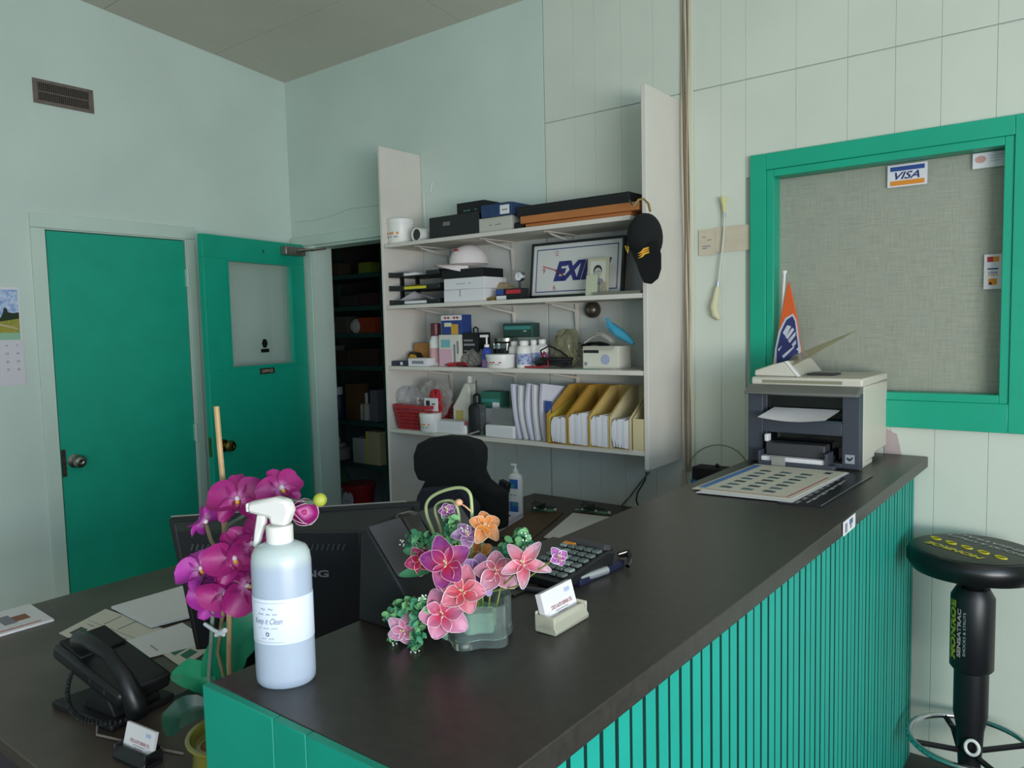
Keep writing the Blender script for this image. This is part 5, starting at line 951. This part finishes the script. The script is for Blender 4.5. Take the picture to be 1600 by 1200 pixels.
part('pedestal',MB(M).box(.24,.36,-.10,.02,.765,.80).prism([(.15,-.15),(.45,-.15),(.45,.1),(.15,.1)],DZ+.0003,DZ+.014),blk,t,.004,world=True)
# wedge shaped terminal on the counter
t=thing('payment_terminal','black wedge-shaped counter device with grey sloping top behind the vase','terminal',(-.89,.93,CT+.0005))
pf=[(-.958,CT+.0006),(-.845,CT+.0006),(-.838,CT+.055),(-.868,CT+.088),(-.93,CT+.156),(-.943,CT+.158)]
part('side_body',MB().prism(pf,.812,.886,'y'),mat('terminal_black','1a1d21',.55,noise=.1,scale=30),t,.003,world=True); part('side_body',MB().prism(pf,.925,1.03,'y'),MATS['terminal_black'],t,.003,world=True)
pf2=[(-.957,CT+.0006),(-.85,CT+.0006),(-.842,CT+.055),(-.868,CT+.096),(-.925,CT+.164),(-.945,CT+.164)]
part('glossy_centre',MB().prism(pf2,.8865,.9245,'y'),blkg,t,.006,world=True,label='glossy black centre strip')
sl=[(-.866,CT+.0895),(-.929,CT+.1575),(-.928,CT+.1605),(-.862,CT+.0905)]
part('sloping_top',MB().prism(sl,.815,.885,'y'),dgry,t,.0008,world=True,label='dark grey sloping top plate'); part('sloping_top',MB().prism(sl,.926,1.028,'y'),dgry,t,.0008,world=True)
# lotion bottle, cordless phone, books, clipboards on the far desk wing
c=V((-1.925,2.50,DZ+.0005)); t=thing('lotion_bottle','tall white lotion bottle with blue label on the far desk','bottle',c,.1)
part('bottle_body',MB().lathe([(.9,0),(1,.006),(1,.15),(.9,.165),(.5,.173),(.4,.175)],24,0,None,.032,.02),wht,t); part('pump',MB().lathe([(.012,.175),(.012,.188),(.005,.19),(.005,.205)],12).box(-.02,.006,-.005,.005,.205,.213),wht,t,.001)
Ml=wmat(t)@frame((0,-.0208,.085),(1,0,0),(0,0,1))
part('print',rects(MB(Ml),[(-.018,.028,.022,.066,0),(-.018,-.07,.022,-.028,0),(-.014,.032,.006,.045,1),(-.006,-.045,.018,-.03,1)],.0012),[mat('lotion_blue','2560b0',.5),tealp],t,world=True,kind='stuff'); text('-- ---',.028,.003,MATS['lotion_blue'],t,Ml)
c=V((-1.86,2.32,DZ)); t=thing('cordless_phone','black cordless phone standing in cradle beside the lotion bottle','telephone',px(775,795,Y=2.32)*1); t.location=(px(778,790,Y=2.35).x,2.35,DZ+.0005)
part('cradle',MB().prism([(-.035,-.035),(.035,-.035),(.035,.04),(-.035,.04)],0,.03),blk2,t,.006); part('handset',MB(Mx.Translation((.0,0,.03))@Mx.Rotation(.28,4,'Y')).box(-.024,.024,-.014,.014,.0,.15),blk,t,.007); part('antenna',MB().tube([(-.02,.02,.02),(.01,.02,.1)],.002,6),steel,t)
for i,(z,mt,lb) in enumerate(((.0005,mat('bluish_white_paper','d3d4df'),'lower of two bluish white pads between phone and brown clipboard'),(.013,mat('white_violet_pad','c9c6d6',.8),'upper white pad with violet edge between phone and clipboard'))):
    solo('paper_pad',MB().prism([(-1.93-.01*i,2.19),(-1.80,2.21),(-1.86,2.46),(-1.99,2.42)],DZ+z,DZ+z+.0118),mt,lb,'pad')
def clipb(name,label,P4,mt,z):
    cx=sum(p[0] for p in P4)/4; cyy=sum(p[1] for p in P4)/4; t=thing(name,label,'clipboard',(cx,cyy,z))
    part('board',MB().prism(P4,z,z+.004),mat('hardboard_brown','5f4c34',.6,noise=.15,scale=30),t,.0008,world=True)
    a,b,c_,d=[V((p[0],p[1],z)) for p in P4]
    if mt: q=[a.lerp(b,.04).lerp(d,.02),a.lerp(b,.97).lerp(c_,.02),b.lerp(c_,.93).lerp(a,.03),a.lerp(d,.93).lerp(b,.04)]; part('sheet',MB().prism([(p.x,p.y) for p in q],z+.0041,z+.007),mt,t,world=True)
    part('clip_bar',MB().tube([d.lerp(c_,.02)+V((0,0,.008)),d.lerp(c_,.75)+V((0,0,.008))],.006,6),mat('green_clip','5f8f78',.5),t,world=True)
    rnd=random.Random(len(name)); mb=MB(); m0=d.lerp(c_,.35)
    pts=[m0+V((rnd.uniform(-.05,.05),rnd.uniform(-.03,.04),rnd.uniform(.012,.045))) for _ in range(26)]; mb.tube(pts,.0025,5); part('black_wire_tangle',mb,mat('dark_green_wire','223028',.6),t,world=True)
    for k in range(3): part('clip_rivet',MB().ball(d.lerp(c_,.2+.3*k)+V((0,-.01,.015)),.007,8),mat('ivory_rivet','cfcdb8',.5),t,world=True)
clipb('clipboard','bare brown clipboard with green clip, left of two on far desk',[(-1.80,2.17),(-1.64,2.21),(-1.77,2.62),(-1.91,2.57)],None,DZ+.0005)
clipb('clipboard','right clipboard with white sheet beside the counter, far desk',[(-1.62,2.25),(-1.42,2.27),(-1.54,2.69),(-1.745,2.665)],wht2,DZ+.0006)
# ------------------------------------------------------------------ office chair
t=thing('office_chair','black upholstered office chair standing behind the monitor','chair',(-1.97,1.80,0),0); YC=2.06
pt=[(652,752),(645,735),(644,712),(650,694),(667,685),(690,682),(715,684),(735,690),(745,702),(745,720),(743,738),(750,752),(762,762),(778,772),(778,830),(640,830),(650,775),(662,752)]
P=[px(x,y,Y=YC) for x,y in pt]
part('backrest',MB().prism([(p.x,p.z) for p in P],YC,YC+.07,'y'),fab,t,.025,world=True,smooth=60)
part('lumbar_shell',MB().prism([(px(x,y,Y=YC-.03).x,px(x,y,Y=YC-.03).z) for x,y in((662,762),(720,760),(745,790),(750,840),(640,840),(645,800))],YC-.045,YC-.002,'y'),mat('purple_grey_fabric','2a2835',.9),t,.01,world=True)
cx_=(P[13].x+P[15].x)/2
part('seat',MB().prism([(cx_-.24,1.56),(cx_+.24,1.56),(cx_+.26,1.8),(cx_+.22,2.04),(cx_-.22,2.04),(cx_-.26,1.8)],.42,.50),fab,t,.03,world=True)
part('gas_column',MB(Mx.Translation((cx_,1.8,0))).lathe([(.03,.08),(.03,.25),(.018,.25),(.018,.42)],14),blk,t,world=True)
part('back_support',MB().box(cx_-.03,cx_+.03,2.085,2.11,.40,.85).box(cx_-.03,cx_+.03,1.85,2.11,.395,.418),blk,t,.004,world=True)
for k in range(5):
    a=2*PI*k/5+.3; e_=V((cx_+.27*math.cos(a),1.8+.27*math.sin(a),.075)); lg=part('leg',MB().tube([V((cx_,1.8,.11)),e_],[.025,.014],8),blk,t,world=True)
    me=MB().lathe([(.025,-.02),(.028,-.01),(.028,.01),(.025,.02)],12,M=Mx.Translation((e_.x,e_.y,.029))@Mx.Rotation(PI/2,4,'X')).mesh('caster',blk); me.transform(wmat(lg).inverted()); o=link(bpy.data.objects.new('caster',me)); o.parent=lg
for s in(-1,1): part('armrest',MB().box(cx_+s*.27-.02,cx_+s*.27+.02,1.68,1.95,.64,.67).box(cx_+s*.27-.012,cx_+s*.27+.012,1.8,1.85,.45,.64),blk,t,.006,world=True)
# ------------------------------------------------------------------ stool
sx,sy=-.296,2.66; t=thing('bar_stool','black round bar stool shaped like a shock absorber beside counter','stool',(sx,sy,0))
SH=.83
part('seat',MB().lathe([(.13,SH-.075),(.17,SH-.068),(.183,SH-.045),(.183,SH-.02),(.172,SH-.004),(.155,SH+.0),(.02,SH+.002)],48),mat('black_vinyl','0e1012',.3),t)
mtop=mat('seat_top_vinyl','3c3e38',.5); part('seat_top',MB().lathe([(.165,SH-.0015),(.15,SH+.003),(.02,SH+.004)],48),mtop,t)
Mt=frame((sx,sy,SH+.0042),(-.78,-.62,0),(.62,-.78,0)); Mt=frame((sx,sy,SH+.0045),(.80,-.60,0),(.60,.80,0))
tt=frame((sx,sy,SH+.0045),(.84,-.54,0),(.54,.84,0))@Mx.Rotation(PI,4,'Z')
ys=mat('stool_yellow','cfc030',.6); wsx=mat('stool_white','a9adad',.6)
text('MONROE',.19,.028,ys,t,tt@Mx.Translation((.0,.085,0)),bold=.05); text('SHOCKS & STRUTS',.26,.02,wsx,t,tt@Mx.Translation((0,-.045,0)),bold=.03); text('SENSATRAC',.24,.02,wsx,t,tt@Mx.Translation((0,-.08,0)),bold=.03)
for k in range(5): part('oval_mark',MB(tt@Mx.Translation((-.11+k*.055,.03,0))).tube([(.017*math.cos(a),.009*math.sin(a),.0006) for a in [2*PI*j/12 for j in range(12)]],.003,4,closed=True),ys,t,world=True)
part('swivel_mount',MB().lathe([(.06,SH-.077),(.045,SH-.10),(.03,SH-.12)],24),blk,t)
part('upper_tube',MB().lathe([(.03,SH-.12),(.045,SH-.122),(.06,SH-.15),(.06,.46),(.052,.45),(.03,.449)],32),mat('black_tube','15161a',.4),t)
part('lower_tube',MB().lathe([(.030,.448),(.0475,.448),(.0475,.31),(.038,.26),(.03,.12),(.03,.03)],32),MATS['black_tube'],t)
part('ring_bolt',MB(frame((sx+.012,sy-.05,.225),(1,0,0),(0,.1,1))).tube([(.018*math.cos(a),.022*math.sin(a),0) for a in [2*PI*j/20 for j in range(20)]],.005,8,closed=True),wht,t,world=True)
part('foot_ring',MB().tube([(.168*math.cos(a),0.168*math.sin(a),.215) for a in [2*PI*j/48 for j in range(48)]],.0095,10,closed=True),chrome,t)
for k in range(4):
    a=PI/2*k+.55; part('ring_spoke',MB().tube([(.03*math.cos(a),.03*math.sin(a),.19),(.165*math.cos(a),.165*math.sin(a),.212)],.009,6),blk2,t)
part('gusset',MB(Mx.Rotation(PI*.9,4,'Z')).prism([(.03,.25),(.06,.25),(.035,.17),(.03,.17)],-.004,.004,'y'),blk,t)
part('base_disc',MB().lathe([(.19,0.001),(.195,.01),(.19,.02),(.06,.035),(.035,.06)],48),blk2,t)
for k,(a,s) in enumerate((('MONROE',0),)):
    pass
tm=wmat(t); aa=math.radians(245)
def cw(x,y): 
    A=aa+y/.06; return V((.0606*math.cos(A),.0606*math.sin(A),x))
text('MONROE',.185,.024,ys,t,tm@Mx.Translation((0,0,.58)),bold=.06,wrap=lambda x,y:cw(x,-y-.027)); text('SENSATRAC',.15,.012,mat('stool_pinkwhite','b9a3a3',.6),t,tm@Mx.Translation((0,0,.575)),bold=.04,wrap=lambda x,y:cw(x,-y-.004)); text('SHOCKS & STRUTS',.135,.007,wsx,t,tm@Mx.Translation((0,0,.575)),wrap=lambda x,y:cw(x,-y+.012))
# ------------------------------------------------------------------ storage shelves beyond the doorway
t=thing('storage_rack','dark green metal rack in the storage room beyond the doorway','shelf',(-4.1,3.6,0)); dg=mat('dark_green_rack','1f4a40',.6)
SY=3.45; RZ=(1.905,1.69,1.51,1.29,.915,.62)
for z in RZ: part('rack_shelf',MB().box(-4.58,-3.72,SY,SY+.38,z-.03,z),dg,t,.002,world=True)
for x in(-4.585,-3.715): 
    for y in (SY,SY+.36): part('rack_post',MB().box(x-.015,x+.015,y,y+.02,0,2.3),dg,t,world=True)
def sc(nm,x0,x1,yt,k,h,lb,cat='box',prints=None,**kw): return carton(nm,x0,x1,yt,SY+.03,RZ[k],.1,mat('store_'+h,h,.7),lb,cat,prints=prints,**kw)
def sb(nm,x0,x1,yt,k,h,hc,lb,**kw): return bottle(nm,x0,x1,yt,SY+.07,RZ[k],mat('store_'+h,h,.5),mat('store_'+hc,hc,.5),lb,**kw)
sb('yellow_oil_bottle',508,523,603,4,'8a7c28','b5b5a8','yellow oil bottle with white cap in the storage rack',capr=.8,caph=.18)
sb('dark_blue_bottle',524,536,604,4,'25324a','b5b8b8','dark blue bottle with white cap beside the yellow oil bottle',capr=.7,caph=.25)
sc('brown_carton',541,560,600,4,'5c4426','brown carton behind the white twin bottles in storage')
sb('white_squeeze_bottle',560,568,614,4,'b3b0a4','c9c6ba','left of two small white squeeze bottles in storage rack',capr=.4,caph=.35)
sb('white_squeeze_bottle',570,578,614,4,'b3b0a4','c9c6ba','right of two small white squeeze bottles in storage rack',capr=.4,caph=.35)
sc('grey_carton',579,590,610,4,'6d6a74','grey carton right of the squeeze bottles in storage')
sb('white_trigger_sprayer',520,543,683,5,'8f8b80','a9a59a','white sprayer bottle low in the storage rack',capr=.5,caph=.4,nozzle=True)
sc('white_carton',552,571,685,5,'b9bcb2','upright white carton low in the storage rack')
sc('cream_carton',573,595,675,5,'c0b58c','upright cream carton with yellow edge low in the storage rack',prints=pr([yel],[(-.5,-.5,-.4,.5,0)]))
c=px(562,765,Y=SY); t=thing('red_bucket','red bucket with white round label low in storage room','bucket',(c.x,SY-.0,.275)); 
part('bucket_body',MB().lathe([(.085,0),(.11,.2),(.115,.2),(.115,.215)],28),mat('bucket_red','a01c28',.4),t); part('round_label',MB(frame(V(t.location)+V((.0,-.104,.11)),(1,0,0),(0,.1,1))).lathe([(.055,0),(.055,.006)],24,sy=1.2),wht2,t,world=True)
text('- -',.04,.008,ink,t,frame(V(t.location)+V((.0,-.111,.11)),(1,0,0),(0,.1,1)))
t2=thing('storage_crate','low dark crate carrying the red bucket in the storage room','crate',(c.x-.1,SY,0)); part('crate_body',MB().box(-.35,.3,-.14,.2,0.001,.274),dark,t2,.003)
c=px(527,772,Y=SY-.03); solo('white_pail',MB().lathe([(.085,0),(.1,.17),(.104,.17),(.104,.182)],24,M=Mx.Translation((c.x,SY-.01,.2745))),mat('store_pail','8c8f84',.5),'off-white pail left of the red bucket in storage','pail')
p=[px(x,y,Y=SY+.0) for x,y in((516,733),(528,745),(545,762))]; solo('green_cloth',MB().tube([q_+V((0,.02,.0)) for q_ in p],[.05,.055,.03],10),mat('green_cloth','2f6a50',.9,bump=.4,bscale=30),'dark green cloth hanging over the white pail in storage','cloth')
for x0,x1,yt,k,h,lb in ((506,523,503,2,'5d6066','grey carton at left of the storage rack third level'),(524,543,495,2,'43443c','dark grey-brown carton in the storage rack third level'),(560,585,496,2,'8f3a1c','orange red carton in the storage rack third level'),(503,522,540,3,'4a4a48','grey carton at left of fourth storage level'),(526,545,548,3,'332a20','dark brown carton in the middle of fourth storage level'),(550,590,545,3,'3a2d22','wide dark brown carton on fourth storage level'),(530,556,462,1,'2f2e2c','dark carton on second storage level'),(560,590,458,1,'3b2326','dark maroon carton on second storage level'),(505,530,412,0,'3a3326','olive brown carton on top storage level'),(560,578,410,0,'6a7a22','yellow green carton on top storage level')): sc('stored_carton',x0,x1,yt,k,h,lb)
c=px(552,498,Y=SY+.01); solo('crumpled_paper',MB().grid(lambda u,v:(c.x+(.045+.01*math.sin(u*31))*math.cos(2*PI*u)*math.sin(PI*v),SY+.03+.03*math.sin(2*PI*u)*math.sin(PI*v),RZ[2]+.045-.045*math.cos(PI*v)*(1+.15*math.sin(u*19))),14,8),mat('store_white_paper','a3a3a0',.8),'crumpled white paper between cartons in the storage rack','paper')
